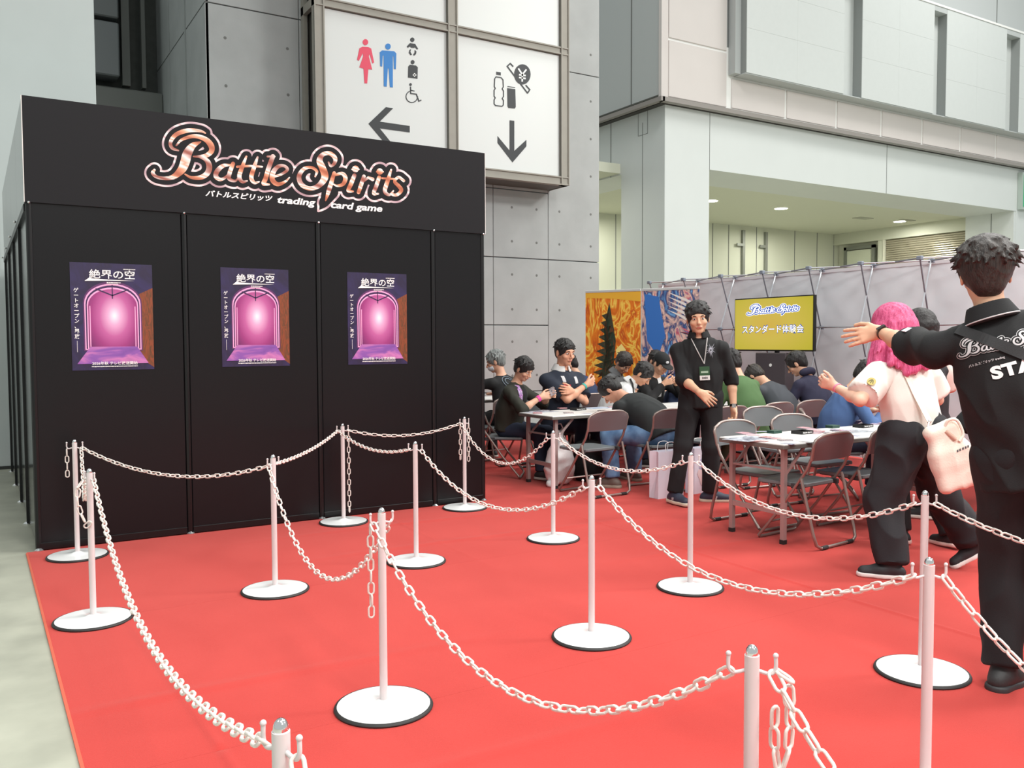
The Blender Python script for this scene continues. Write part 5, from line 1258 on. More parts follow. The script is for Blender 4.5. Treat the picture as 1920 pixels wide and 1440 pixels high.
MB().obox(bp0+u2*.012+f2*.0022, x2, f2, u2, (.030, .001, .008)).build('badge_band', mat('badge_light', '#a9c4b0', .4), bb)
b = MB(); pc = onto(bv, Cc-x2*.095+u2*.04, f2, .003)
for k in range(14):
    a = 2*math.pi*k/14; L = .03+.012*(k % 3); d = -x2*math.cos(a)+u2*1.3*math.sin(a); nn = -x2*math.sin(a)-u2*math.cos(a)
    pts = [pc+d*.006+nn*.004, pc+d*L, pc+d*.006-nn*.004]; pts = [onto(bv, p, f2, .003) for p in pts]; b.add(pts, [(0, 1, 2)])
b.build('chest_print', mat('print_mid', '#94949e', .7), root)
def band(J, L, m, root, name, w_=.022, r=.031, t=.0):
    W_, E_ = J['wr'+L], J['el'+L]; d = nrm(E_-W_); p = W_+d*(.022+t); x = nrm(np.cross(d, (0.3, .2, 1))); y = np.cross(d, x)
    prof = []; b = MB()
    for s_ in (-1, 1): pass
    n = 20; vs = []
    for (rr, o) in [(r, -w_/2), (r+.003, -w_/2), (r+.003, w_/2), (r, w_/2)]: vs += [p+d*o+x*rr*math.cos(2*math.pi*k/n)+y*rr*math.sin(2*math.pi*k/n) for k in range(n)]
    b.add(vs, [(q*n+k, q*n+(k+1) % n, ((q+1) % 4)*n+(k+1) % n, ((q+1) % 4)*n+k) for q in range(4) for k in range(n)]); return b.build(name, m, root, True), p, d
o, p, d = band(J, 'L', m_watch, root, 'wristwatch', .018, .031)
side = nrm(np.cross(d, J['hn'+'L'])); MB().obox(p+nrm(W2((-.62, -.78, 0)))*.033, nrm(np.cross((0, 0, 1), W2((-.62, -.78, 0)))), nrm(W2((-.62, -.78, 0))), (0, 0, 1), (.016, .004, .017)).build('watch_case', m_chrome, o)
# ---- staff man seen from behind, arm stretched out
loc = (3.54, 1.865); rz = -61
q = dict(h=1.82, pel=(0, .0, .99), lean=(0, 5), side=-17, twist=0, head=(9, 4, -2), sw=.205, shoffL=(-.02, .0, .03),
         handL=(TL((3.515, 2.56, 1.462)), (-.2, -.6, -1), (0, 0, 0), (0, 0, 0), .12),
         handR=((.30, .12, .95), (.8, -.4, 0), (0, .2, -1), (-1, 0, 0), .4),
         footL=((-.14, -.02, .08), (0, 1, 0), (-.1, 1, 0), 0), footR=((.20, .10, .08), (0, 1, 0), (.3, 1, 0), 0))
q['handL'] = (tuple(to_local(loc, rz, cC+_ray(1620, 612)*4.4)), (-.1, -.3, -1), tuple(rotm((0, 0, 1), -R_(rz))@V(-.52, .82, -.16)), tuple(rotm((0, 0, 1), -R_(rz))@V(.50, .80, -.35)), .10)
q['footL'] = (tuple(to_local(loc, rz, (3.52, 1.93, .08))), (0, 1, 0), tuple(rotm((0, 0, 1), -R_(rz))@V(.97, .1, 0)), 0)
J = person('staff man in black polo printed on the back, seen from behind, arm pointing left', loc, rz, q, c_blk, c_blk2,
           lambda J, r: hair_short(J, 12, m_hairs, r, J['s']*1.04, 320, .024, back=.016, h=.005), skinc='#dcab8d', sleeve='short', shoe=('#2a2a2b', '#343436'), h=.0075, collar=True, seed=21, topdrop=.10, legw=1.12, hs=1.04, sleevew=1.08, topw=1.04, noise=.009)
root = J['root']; bv = bvh_of(J['shirt']); BK = J
Cc, f2, x2, u2, N_ = J['C'], J['f2'], J['x2'], J['u2'], J['N']
# back print: the same two-word logo, STAFF below it
def back_fn(cx, cy): return (cx-925)/1790*.36, -(cy-300)/1790*.36
def press(name, field, iso, m, lift, h=8.0):
    v, fs_ = fill_field(field, (20, 20), h, iso, lambda x, y: V(*back_fn(x, y), 0), V(0, 0, 0)); v = np.array(v)[:, :2]
    v, fs_ = dense(v, fs_, .012)
    return drape(name, v, fs_, Cc+x2*.018+u2*.055-f2*.3, x2, u2, f2, bv, m, root, lift)
F4 = FLO[::4, ::4]; L4 = FLD[::4, ::4]
press('back_logo_outline', F4, 42, m_print, .0035); press('back_logo_gap', F4, 30, c_blk, .0050); press('back_logo_lettering', L4, 4, m_print, .0065)
v, fs_ = text_mesh('STAFF', .1, bold=.05, spacing=1.08); v = v-v.mean(0); v[:, 0] *= .235/np.ptp(v[:, 0]); v[:, 1] *= .052/np.ptp(v[:, 1]); v, fs_ = dense(v, fs_, .012)
drape('back_staff_lettering', v, fs_, Cc+x2*.022-u2*.062-f2*.3, x2, u2, f2, bv, mat('print_white', '#efecec', .7), root, .004)
for s_, wd, dx, dz in [('バトルスピリッツ trading', .13, -.055, -.012), ('card game', .08, .10, -.008), ]:
    v, fs_ = text_mesh(s_, .02, bold=.02); v = v-v.mean(0); k = wd/np.ptp(v[:, 0]); v *= k; drape('back_small_lettering', v, fs_, Cc+x2*dx+u2*dz-f2*.3, x2, u2, f2, bv, m_print, root, .004)
# strap of a cross-body bag over the back
dd = nrm(-x2*.78+u2*.70); vs = []; n = 40
for i in range(n+1):
    t = -.22+.56*i/n; c0 = Cc+x2*.02+u2*.02-dd*-1*0+dd*t
    for s_ in (-1, 1):
        p = c0+np.cross(dd, f2)*s_*.021; h_ = bv.ray_cast(Vector(p-f2*.6), Vector(f2)); vs.append(np.array(h_[0])-f2*.009 if h_[0] else None)
fs_ = [(2*i, 2*i+1, 2*i+3, 2*i+2) for i in range(n) if all(vs[k] is not None for k in (2*i, 2*i+1, 2*i+3, 2*i+2))]
vv = [v_ if v_ is not None else Cc for v_ in vs]; vv2 = [a_+f2*.006 for a_ in vv]; M_ = len(vv)
b = MB(); b.add(vv+vv2, fs_+[tuple(k+M_ for k in q_[::-1]) for q_ in fs_]+[(2*i, 2*i+2, 2*i+2+M_, 2*i+M_) for i in range(n) if (2*i, 2*i+1, 2*i+3, 2*i+2) in fs_]); b.build('shoulder_strap', cloth('strap_black', '#242426', .7), root)
# white piping on collar, sleeve patch, smartwatch
pts = [N_+x2*math.cos(a)*.098*J['s']-f2*.010+f2*math.sin(a)*.098*J['s']-u2*.022 for a in [R_(d) for d in range(195, 346, 10)]]
MB().tube(pts, .0028, 6).build('collar_piping', m_print, root, True)
S_, E_ = J['shL'], J['elL']; d = nrm(E_-S_); p = S_+(E_-S_)*.66; out = nrm(V(0, 0, .8)-f2)
out = nrm(out-d*(out@d)); h_ = bv.ray_cast(Vector(p+out*.3), Vector(-out)); pp = np.array(h_[0]) if h_[0] else p
MB().obox(pp+out*.002, d, np.cross(out, d), out, (.022, .016, .0012)).build('sleeve_patch', mat('patch_white', '#e4e2ea', .6), root)
o, p, d = band(J, 'L', m_watch, root, 'smartwatch', .018, .030, .012)
Rv = nrm(rotm((0, 0, 1), -R_(rz))@V(-.75, -.55, .35)); Rv = nrm(Rv-d*(Rv@d)); MB().obox(p+Rv*.034, d, np.cross(Rv, d), Rv, (.013, .020, .004)).build('watch_case', m_watch, o)
# ---- pink-haired woman walking away to the left
m_pinkh = hair_mat('pink_hair', '#ee6f9f', '#b92f66')
loc = (4.80, 3.20); rz = -12
LL = lambda p: tuple(to_local(loc, rz, p))
q = dict(h=1.62, pel=(0, 0, .865), lean=(7, 12), side=-8, twist=0, head=(18, 8, 0), sw=.165,
         handL=(LL((4.47, 3.50, 1.125)), (-.7, -.6, -.6), tuple(rotm((0, 0, 1), -R_(rz))@V(-.5, .75, .35)), tuple(rotm((0, 0, 1), -R_(rz))@V(.6, .5, .4)), 1.0),
         handR=((.10, .24, .95), (.8, -.3, -.4), (-.5, .6, .3), (-.5, -.5, 0), .6),
         footL=(LL((4.58, 3.18, .08)), (-.4, 1, 0), tuple(rotm((0, 0, 1), -R_(rz))@V(-.62, .78, 0)), 0), footR=(LL((5.20, 3.05, .16)), (-.4, 1, 0), tuple(rotm((0, 0, 1), -R_(rz))@V(-.75, .6, 0)), 32))
def pinkhair(J, r):
    hair_long(J, 3, m_pinkh, r, .27, .085, sc=1.16, wisps=120)
    c, u, f = J['hc'], J['hu'], J['hf']; Fr = Field(); Fr.ell(c+u*.128-f*.010, (.030, .034, .012), np.array([J['hr'], f, u]), k=.01); v, q_ = Fr.mesh(.005); np_mesh('hair_roots', [(v, q_, 0)], [m_hairs], r)
J = person('pink-haired woman in cream tee and wide black trousers walking away to the left', loc, rz, q, c_cream, c_char, pinkhair, skinc='#e6bba3', sleeve='short', shoe=('#26262a', '#e8e4e0'), h=.008, seed=31, topdrop=-.06, legw=1.5, sleevew=1.30, tuck=True, noise=.014, topw=.98, hs=1.02)
PK = J; root = J['root']; bv = bvh_of(J['shirt']); sh, el = J['shL'], J['elL']
d = nrm(el-sh); out = nrm(rotm((0, 0, 1), -R_(rz))@V(-.8, -.5, .1)); out = nrm(out-d*(out@d)); c0 = sh+(el-sh)*.66; h_ = bv.ray_cast(Vector(c0+out*.3), Vector(-out)); pp = np.array(h_[0]) if h_[0] else c0
g = np.cross(out, d); b = MB(); b.prism([pp+out*.007+d*.030*math.cos(a)+g*.024*math.sin(a) for a in [2*math.pi*k/20 for k in range(20)]], out*.002); b.build('sleeve_emblem', mat('emblem_gold', '#b5a45a', .6), root)
b = MB(); [b.obox(pp+out*.0098+g*o5*.009, nrm(d+g*.35*o5), nrm(g-d*.35*o5), out, (.017-.004*abs(o5), .0022, .0008)) for o5 in (-1, 0, 1)]; b.build('sleeve_emblem_mark', mat('emblem_dark', '#5a5530', .6), root)
band(J, 'L', mat('pink_scrunchie', '#e88aa4', .8), root, 'wristband', .02, .027, -.005)
# belt ribbon at the waist
# ---- black-haired woman behind her
loc = (5.52, 3.60); rz = -4
q = dict(h=1.62, pel=(0, 0, .865), lean=(3, 6), head=(2, 4, 0), sw=.165, handL=((-.19, .02, .84), (-.8, -.5, 0), (0, .3, -.9), (.9, 0, 0), .5), handR=((.22, .24, .98), (.8, -.5, 0), (-.1, .9, .1), (-.9, 0, 0), .5),
         footL=((-.10, .10, .08), (0, 1, 0), (0, 1, 0), 0), footR=((.08, -.16, .085), (0, 1, 0), (.2, 1, 0), 4))
J = person('black-haired woman in white puff-sleeve blouse and dark vest, walking beside the pink-haired woman', loc, rz, q, c_cream, c_blk2, lambda J, r: hair_long(J, 8, m_hair, r, .20, .012, sc=1.0, wisps=8), skinc='#e2ab92', sleeve='short', shoe=('#1d1d20', '#d8b8b0'), h=.009, seed=41, legw=1.2, sleevew=1.35, tuck=True, noise=.006)
root = J['root']; s = J['s']; T = Field(); A1 = np.array([J['x1'], J['f1'], J['u1']]); A2 = np.array([J['x2'], J['f2'], J['u2']])
T.ell(J['C']-J['u2']*.02, (.162*s, .140*s, .170*s), A2, k=.06); T.ell(J['W'], (.160*s, .136*s, .18*s), A1, k=.08); T.cone(J['W'], J['P']-J['u1']*.06, .130*s, .150*s, k=.06, flat=J['x1'], fs=.8, end=.0); T.clip(J['C']+J['u2']*.12*s, J['u2'])
for s_ in (-1, 1): T.cone(J['C']+J['x2']*s_*.10*s-J['f2']*.10*s, J['N']+J['x2']*s_*.085*s+J['u2']*.0, .035*s, .04*s, k=.02)
v, f = T.mesh(.009, folds(44, .003)); np_mesh('vest', [(v, f, 0)], [c_char], root)
for o in [c_ for c_ in COL.objects if c_.parent == root and c_.name.startswith('shoe')]:
    pass
An = J['anL']; td = J['tdL']; sd = nrm(np.cross(td, (0, 0, 1)))
b = MB(); b.tube(cr([An-V(0, 0, .078)+td*x+V(0, 0, z)+sd*y for x, y, z in ((-.02, .050, .052), (.02, .054, .032), (.06, .054, .040), (.11, .048, .062))], 4), .006, 6, rs=None); b.build('shoe_stripe', m_wt, root, True)
# ---- seated player behind the women
person('seated player in black clothes mostly hidden between the women and the staff man', (6.62, 3.74), 20, sit(1.7, (8, 14), (10, 25, 0)), c_blk, c_blk2, lambda J, r: hair_short(J, 71, m_hair, r, J['s'], 30, .012, h=.008), h=.012, handL=False, handR=False, face=False, seed=61)
# ---- players at the front table, seen from behind
SP_ = dict(h=.0095, hs=1.05)
J = person('player in black tee and blue jeans bending over the table, seen from behind', (5.60, 6.40), 10, sit(1.80, (38, 62), (24, 58, 0), side=-6, handL=((-.20, .34, .74), (-.6, -.4, -.2), (.2, .9, -.2), (.2, 0, -1), .3), handR=((.22, .50, .775), (.6, -.3, -.4), (-.3, .9, 0), (0, 0, -1), .3), footL=((-.36, .28, .08), (-.5, 1, .7), (-.35, 1, 0), 0)), cloth('cloth_faded_black', '#222526'), c_jean,
           lambda J, r: hair_short(J, 81, m_hair, r, J['s']*1.04, 70, .014), skinc='#d39a80', shoe=('#6a5c54', '#a09384'), handL=True, handR=False, seed=81, topdrop=.02, legw=1.1, topw=1.12, **SP_)
person('player in green shirt seen from behind beside the television', (6.90, 6.46), 2, sit(1.82, (14, 24), (4, 28, 0)), c_green, cloth('cloth_khaki', '#5a5a44'), lambda J, r: hair_short(J, 82, m_hair, r, J['s']*1.04, 50, .016, h=.007, back=.014), sleeve='long', handL=False, handR=False, face=False, seed=82, topw=1.12, topdrop=.1, **SP_)
person('player in dark grey sweater hunched forward below the television, seen from behind', (7.52, 6.50), 4, sit(1.72, (26, 44), (2, 62, 0)), c_sw, c_blk2, lambda J, r: hair_short(J, 83, m_hairs, r, J['s']*1.05, 60, .015, h=.007), sleeve='long', handL=False, handR=False, face=False, seed=83, topw=1.08, **SP_)
J = person('player with glasses in a navy hoodie seen from behind at the backdrop', (7.98, 6.42), 6, sit(1.80, (16, 30), (22, 34, 0)), c_hood, c_blk2, lambda J, r: hair_short(J, 84, m_hair, r, J['s']*1.05, 60, .017, h=.007), sleeve='long', handL=False, handR=False, face=True, seed=84, topw=1.10, **SP_)
root = J['root']; Fh = Field(); n0 = J['N']-J['f2']*.045
for i in range(13): a = R_(190+160*i/12); a2 = R_(190+160*(i+1)/12); g_ = lambda a: n0+J['x2']*.085*math.cos(a)+J['f2']*(.055*math.sin(a)+.03)+J['u2']*.025; Fh.cone(g_(a), g_(a2), .034, .034, k=.02)
v, f = Fh.mesh(.009); np_mesh('hood', [(v, f, 0)], [c_hood], root)
c, f_, u, r_ = J['hc'], J['hf'], J['hu'], J['hr']
for s_ in (-1, 1): MB().tube([c+f_*.108+r_*(s_*.034+.024*math.cos(a))+u*.019*math.sin(a) for a in [2*math.pi*k/16 for k in range(16)]], .002, 6, closed=True).tube([c+f_*.105+r_*s_*.058, c+r_*s_*.082], .0018, 6).build('glasses', mat('glasses_frame', '#3a3a3e', .3, .5), root, True)
person('player in blue sweatshirt leaning over the right end of the card table', (6.50, 5.12), 236, sit(1.68, (14, 26), (-8, 46, 0)), c_blue, c_dj, lambda J, r: hair_short(J, 85, m_hair, r, J['s']*1.05, 40, .016, h=.007, back=.01), sleeve='long', face=False, handL=False, seed=85, topw=1.12, **SP_)
# ---- players on the far side of the middle table
J = person('young player in dark olive hoodie with pink wristband holding a card at the table end', (4.74, 7.78), 215, sit(1.62, (8, 16), (-12, 30, 0), handR=((.10, .40, .84), (.7, -.2, -.7), (-.5, .8, .25), (-.7, -.4, -.2), .8), handL=((-.04, .44, .86), (-.6, 0, -.6), (.35, .8, .1), (.7, -.5, 0), .8)), c_olive, c_dj,
           lambda J, r: hair_short(J, 91, m_hair, r, J['s']*1.06, 60, .016, fringe=-.01), skinc='#dcaa8e', sleeve='half', seed=91, hh=.0045, topw=1.1, **SP_)
root = J['root']; band(J, 'R', mat('pink_band', '#e0459a', .5), root, 'wristband', .030, .030, .004); bv = bvh_of(J['shirt'])
def chest_patch(J, bv, nm, m, dx, dz, w_, h_, root, k=6, lift=.004):
    vs = []; 
    for j in range(k+1):
        for i in range(k+1):
            p = J['C']+J['x2']*(dx+w_*(i/k-.5))+J['u2']*(dz+h_*(j/k-.5)); vs.append(onto(bv, p, J['f2'], lift))
    b = MB(); b.add(vs, [(j*(k+1)+i, j*(k+1)+i+1, (j+1)*(k+1)+i+1, (j+1)*(k+1)+i) for j in range(k) for i in range(k)]); return b.build(nm, m, root, True)
m_cp = ramp_mat('colour_print', [(0, '#d8a832'), (.35, '#f2e9ee'), (.5, '#6a4fa0'), (.7, '#e04a9a'), (1, '#f4f0f4')], mode='noise', scale=6, dist=2)
chest_patch(J, bv, 'hoodie_front_print', m_cp, .085, .0, .05, .26, root); chest_patch(J, bv, 'tee_front', c_blk, .0, .01, .09, .24, root)
J = person('large player in navy polo with white collar sitting with crossed arms', (5.40, 7.80), 190, sit(1.90, (4, 6), (-6, 10, 0), pz=.56, sw=.215, handR=((-.10, .30, .94), (.9, -.1, -.6), (-1, .12, .35), (0, -1, .2), .5), handL=((.09, .28, .88), (-.9, -.1, -.6), (1, .1, .15), (0, -1, 0), .5)), c_navy, c_dj,
           lambda J, r: hair_short(J, 92, m_hair, r, J['s']*1.02, 80, .018), skinc='#dba083', sleeve='short', seed=92, collar=c_white, topw=1.2, hs=1.08, h=.009, sleevew=1.1)
root = J['root']; bv = bvh_of(J['shirt']); band(J, 'R', mat('teal_band', '#3aa79a', .5), root, 'wristband', .022, .033, .004)
m_rp = mat('red_print', '#c02038', .6); chest_patch(J, bv, 'polo_print', m_rp, .07, -.02, .09, .10, root); chest_patch(J, bv, 'polo_print', m_print, -.085, .07, .06, .07, root); chest_patch(J, bv, 'polo_print', m_print, .095, .085, .035, .06, root)
J = person('player in white shirt with black shoulder strap bending down to the right', (6.08, 7.86), 232, sit(1.72, (26, 42), (-20, 48, 0)), c_white, c_dj, lambda J, r: hair_short(J, 93, m_hair, r, J['s']*1.06, 60, .016), skinc='#d49c7e', sleeve='long', seed=93, collar=c_white, topw=1.05, **SP_)
root = J['root']; bv = bvh_of(J['shirt']); pts = []
for t in np.linspace(0, 1, 12):
    a = J['x2']*.115; p = J['C']+a+J['u2']*(.16-.36*t); pts.append(onto(bv, p, J['f2'], .006))
MB().tube([J['N']+J['x2']*.11-J['f2']*.05+J['u2']*.02]+pts, .011, 6).build('shoulder_strap', cloth('strap_black', '#242426', .7), root, True)
J = person('player in black baseball cap looking down at a purple deck box', (6.80, 8.00), 186, sit(1.72, (12, 20), (-8, 34, 0), handR=((.10, .36, .92), (.7, -.2, -.7), (-.5, .8, .3), (-.7, 0, .5), .7), handL=((-.10, .36, .92), (-.7, -.2, -.7), (.5, .8, .3), (.7, 0, .5), .7)), c_blk, c_dj, lambda J, r: hair_short(J, 94, m_hair, r, J['s']*1.0, 10, .008), skinc='#dda98b', seed=94, sleeve='long', **SP_)
root = J['root']; c, f_, u, r_ = J['hc'], J['hf'], J['hu'], J['hr']; Fc = Field(); Ax = np.array([r_, f_, u])
Fc.ell(c+u*.045-f_*.010, (.092, .108, .092), Ax, k=.01); Fc.clip(c+u*.035, -u); v, q_ = Fc.mesh(.007); cp = np_mesh('cap', [(v, q_, 0)], [c_blk], root)
Fc = Field(); Fc.ell(c+u*.040+f_*.115, (.072, .075, .012), Ax, k=.01); v, q_ = Fc.mesh(.006); np_mesh('cap_brim', [(v, q_, 0)], [c_blk], cp)
MB().sphere(c+u*.078+f_*.083, (.026, .010, .020), 12, 8, np.array([r_, nrm(f_+u*.8), nrm(u-f_*.8)])).build('cap_emblem', m_print, cp, True)
chest_patch(J, bvh_of(J['shirt']), 'tee_front', c_white, 0, .05, .06, .22, root)
person('dark-haired player half hidden behind the standing staff man', (7.28, 8.04), 184, sit(1.70, (14, 24), (30, 36, 0)), c_nb, c_dj, lambda J, r: hair_short(J, 95, m_hair, r, J['s']*1.05, 40, .014, h=.008), skinc='#d9ad91', handL=False, handR=False, face=True, seed=95, sleeve='long', h=.011, hs=1.05)
# ---- back row
J = person('grey-haired masked player in black printed jacket resting chin on hand', (5.34, 8.74), 14, sit(1.74, (10, 20), (34, 18, 0), handL=((-.20, .34, 1.10), (-.7, .2, -.8), (.5, .1, .8), (.6, -.3, 0), .7)), c_blk, c_blk2, lambda J, r: hair_short(J, 96, hair_mat('grey_hair', '#a3a7a5', '#3c4142'), r, J['s']*1.06, 70, .018, h=.007), skinc='#dba58a', sleeve='half', seed=96, handR=False, **SP_)
root = J['root']; bv = bvh_of(J['shirt'])
def mask(J, root):
    c, f, u, r = J['hc'], J['hf'], J['hu'], J['hr']; Fm = Field(); Fm.ell(c+f*.045-u*.055, (.066, .072, .050), np.array([r, f, u]), k=.01); Fm.clip(c+f*.035, -f); v, q_ = Fm.mesh(.007); m1 = np_mesh('face_mask', [(v, q_, 0)], [mat('mask_white', '#dfe3ea', .8)], root)
    for s_ in (-1, 1): MB().tube([c+f*.05-u*.035+r*s_*.062, c+r*s_*.080-f*.01-u*.0], .0018, 5).build('ear_loop', mat('mask_white', '#dfe3ea', .8), m1)
mask(J, root)
b = MB(); cc = J['C']-J['x2']*.02+J['u2']*.04
for r0, w_ in ((.075, .010), (.045, .012)):
    ring = [cc+J['x2']*r0*math.cos(a)+J['u2']*r0*math.sin(a) for a in [R_(20+22*k) for k in range(13)]]; ring = [onto(bv, p, -J['f2'], .005) for p in ring]; b.tube(ring, w_*.5, 6)
b.build('jacket_print', mat('print_bluegrey', '#6f7a86', .7), root)
J = person('masked player in navy tee turned away with head bowed left', (6.52, 8.72), 12, sit(1.74, (20, 34), (42, 34, 0)), c_nb, c_blk2, lambda J, r: hair_short(J, 97, m_hair, r, J['s']*1.06, 50, .016, h=.007), skinc='#d9a58a', seed=97, handL=False, handR=False, topw=1.12, **SP_); mask(J, J['root'])
person('player in grey shirt looking down in front of the orange banner', (6.96, 9.04), 210, sit(1.76, (14, 26), (-28, 44, 0)), c_grey, c_blk2, lambda J, r: hair_short(J, 98, m_hairs, r, J['s']*1.08, 50, .018, h=.007), skinc='#c9977c', seed=98, handL=False, handR=False, collar=True, h=.011, hs=1.06)
person('dark-haired player in profile in front of the gap between both banners', (7.42, 8.90), 218, sit(1.74, (12, 22), (-30, 34, 0)), c_nb, c_blk2, lambda J, r: hair_short(J, 99, m_hair, r, J['s']*1.07, 40, .013, h=.007), skinc='#d9a58a', seed=99, handL=False, handR=False, h=.011, hs=1.05)
person('player in white shirt cut off by the black booth corner', (4.50, 8.55), 10, sit(1.70, (6, 10), (0, 10, 0)), c_white, c_blk2, lambda J, r: hair_short(J, 100, m_hair, r, J['s'], 20, .012, h=.009), seed=100, handL=False, handR=False, face=False, h=.012, sleeve='long')
# shoe marks
def shoe_mark(J, L, rz, s_text=None, size=.03):
    An = J['an'+L]; td = nrm(V(J['td'+L][0], J['td'+L][1], 0)); side = np.cross(td, V(0, 0, 1)); viewer = rotm((0, 0, 1), -R_(rz))@V(-.55, -.83, 0)
    if side@viewer < 0: side = -side
    up = V(0, 0, 1); ux = np.cross(up, side); org = An+td*.045-up*.034+side*.0535*J['s']
    return org, ux, up, side
for L in 'LR':
    org, ux, up, side = shoe_mark(STF, L, 142)
    sh = [c_ for c_ in STF['root'].children if c_.name.startswith('shoe')]
    v, f = text_mesh('N', .03, bold=.06, shear=.2); v = v-v.mean(0); me_ = sh[0 if L == 'L' else 1]; bvs = bvh_of(me_)
    v, f = dense(v*1.25, f, .008); drape('shoe_lettering', v, f, org+side*.1, ux, up, -side, bvs, m_print, me_, .002)
# ================================================================== SMALL THINGS ON THE TABLES
TZ = .70+CZ
cols = {'pink': '#c8627e', 'purple': '#6a4a86', 'teal': '#3d6f77', 'red': '#b23a44', 'blue': '#3f7fb4', 'grey': '#7d8187', 'black': '#232326', 'white': '#dcdce0'}
def card_mat(c): return ramp_mat('card_print_'+c, [(0, '#2a2a30'), (.4, cols[c]), (.6, '#d8c8cc'), (1, cols[c])], mode='noise', scale=4, dist=1.5, rough=.3) if 'card_print_'+c not in MATS else MATS['card_print_'+c]
def at_table(px, py, z=TZ): p = PZ(px, py, z); return p
def card(px, py, rz, c, label, grp, n=1, z=TZ):
    p = at_table(px, py, z); b = MB(); R2 = random.Random(int(px*7+py))
    b.box((-.0315, -.044, 0), (.0315, .044, .0006*max(n, 1)+.0012*(n > 1)), .0)
    o = b.build('card_pile' if n > 1 else 'trading_card', card_mat(c)); o.location = (p[0], p[1], z); o.rotation_euler = (0, 0, R_(rz)); return tag(o, label, 'card', grp)
def spread(px, py, rz, c, label, n=5):
    """a fanned row of cards lying on each other = one pile of parts"""
    p = at_table(px, py); r = empty('card_fan', tuple(p), R_(rz), label, 'card', 'card fans on the tables')
    for i in range(n):
        o = MB().box((-.0315, -.044, 0), (.0315, .044, .0012)).build('card', card_mat([c, 'white', c, 'purple', 'red'][i % 5]), r); o.location = ((i-n/2)*.026, .004*(i % 2), .0005+.0013*i); o.rotation_euler = (0, 0, .12*(i-n/2))
    return r
def deck_box(px, py, rz, c, label, sz=(.095, .07, .022)):
    p = at_table(px, py); r = empty('deck_box', tuple(p), R_(rz), label, 'box', 'deck boxes')
    MB().box((-sz[0]/2, -sz[1]/2, 0), (sz[0]/2, sz[1]/2, sz[2]*.72), .002).build('tray', mat('deck_'+c, c, .45), r)
    MB().box((-sz[0]/2-.001, -sz[1]/2-.001, sz[2]*.74), (sz[0]/2+.001, sz[1]/2+.001, sz[2]), .002).build('lid', mat('deck_'+c, c, .45), r); return r
def tray(px, py, rz, label):
    p = at_table(px, py); r = empty('label_tray', tuple(p), R_(rz), label, 'tray', 'black lettered trays'); W_, D_, H_ = .135, .10, .024
    b = MB().box((-W_/2, -D_/2, 0), (W_/2, D_/2, .003)); b.build('tray_base', mat('tray_black', '#141416', .4), r)
    for lo, hi in [((-W_/2, -D_/2, .003), (W_/2, -D_/2+.004, H_)), ((-W_/2, D_/2-.004, .003), (W_/2, D_/2, H_)), ((-W_/2, -D_/2+.004, .003), (-W_/2+.004, D_/2-.004, H_)), ((W_/2-.004, -D_/2+.004, .003), (W_/2, D_/2-.004, H_))]:
        MB().box(lo, hi).build('tray_side', mat('tray_black', '#141416', .4), r)
    put_text('tray_lettering', 'Battle Spirits', (-W_/2+.012, -D_/2-.0006, .006), (1, 0, 0), (0, 0, 1), .02, m_wt, r, width=W_-.024, height=.012, bold=.03)
    MB().box((-.05, -.03, .003), (.05, .03, .010)).build('card_stack', card_mat('white'), r); return r
def playmat(px, py, rz, c, label, w_=.42, d_=.26):
    p = at_table(px, py); o = MB().box((-w_/2, -d_/2, 0), (w_/2, d_/2, .002)).build('playmat', ramp_mat('playmat_'+c, [(0, '#2c2e38'), (.4, c), (.6, '#b9bcc4'), (1, c)], mode='noise', scale=3, dist=2, rough=.7)); o.location = tuple(p); o.rotation_euler = (0, 0, R_(rz)); return tag(o, label, 'mat', 'playmats')
T2 = 'cards on the long card table'
spread(1400, 814, 80, 'pink', 'pink card fan at the left corner of the long card table', 6)
deck_box(1452, 812, 3, '#24463c', 'dark green deck box at the left end of the long card table')
tray(1504, 813, 4, 'black lettered tray nearest the left end of the long card table')
playmat(1404, 823, 8, '#676a78', 'dark playmat at the left corner of the long card table', .34, .22)
card(1428, 827, 20, 'red', 'reddish single card near the front edge of the long card table', T2, z=TZ+.0025)
spread(1446, 822, 95, 'red', 'red card fan behind the front edge at the left of the long table', 6)
card(1472, 826, 70, 'grey', 'dark grey card pile by the front corner of the long card table', T2, 12)
card(1478, 832, 10, 'blue', 'bright blue card on the front corner of the long card table', T2)
card(1496, 826, 40, 'white', 'silvery card beside the front edge of the long table left half', T2)
card(1512, 829, 15, 'teal', 'teal card at the front edge above the nearest chair back', T2)
card(1428, 809, 60, 'blue', 'pale blue card at the rear edge of the long card table', T2)
spread(1514, 804, 80, 'pink', 'pink card fan in the middle of the long card table', 6)
deck_box(1561, 802, 3, '#24463c', 'dark green deck box in the middle of the long card table')
tray(1618, 801, 4, 'black lettered tray on the long card table next to the pink-haired woman')
spread(1532, 811, 20, 'red', 'red card fan in front of the middle green deck box', 6)
spread(1578, 808, 110, 'purple', 'purple card fan between middle deck box and second tray', 6)
card(1558, 813, 75, 'grey', 'dark grey card pile in the middle of the long table', T2, 14)
playmat(1600, 809, -4, '#7e8288', 'silver-grey playmat in front of the second black tray', .26, .18)
card(1600, 817, 15, 'blue', 'bright blue card near the second black tray', T2)
card(1585, 817, 50, 'teal', 'teal card at the front edge near the middle of the long table', T2)
spread(1628, 791, 90, 'pink', 'pink and purple card fan in front of the player in the blue sweatshirt', 7)
card(1644, 796, 20, 'purple', 'purple card beside the blue sweatshirt sleeve', T2, 10)
T1 = 'cards on the players table'
playmat(1010, 772, 5, '#6b6474', 'dark playmat at the left end of the players table', .34, .22)
card(1008, 775, 60, 'red', 'dark red card pile at the left corner of the players table', T1, 14, TZ+.0025)
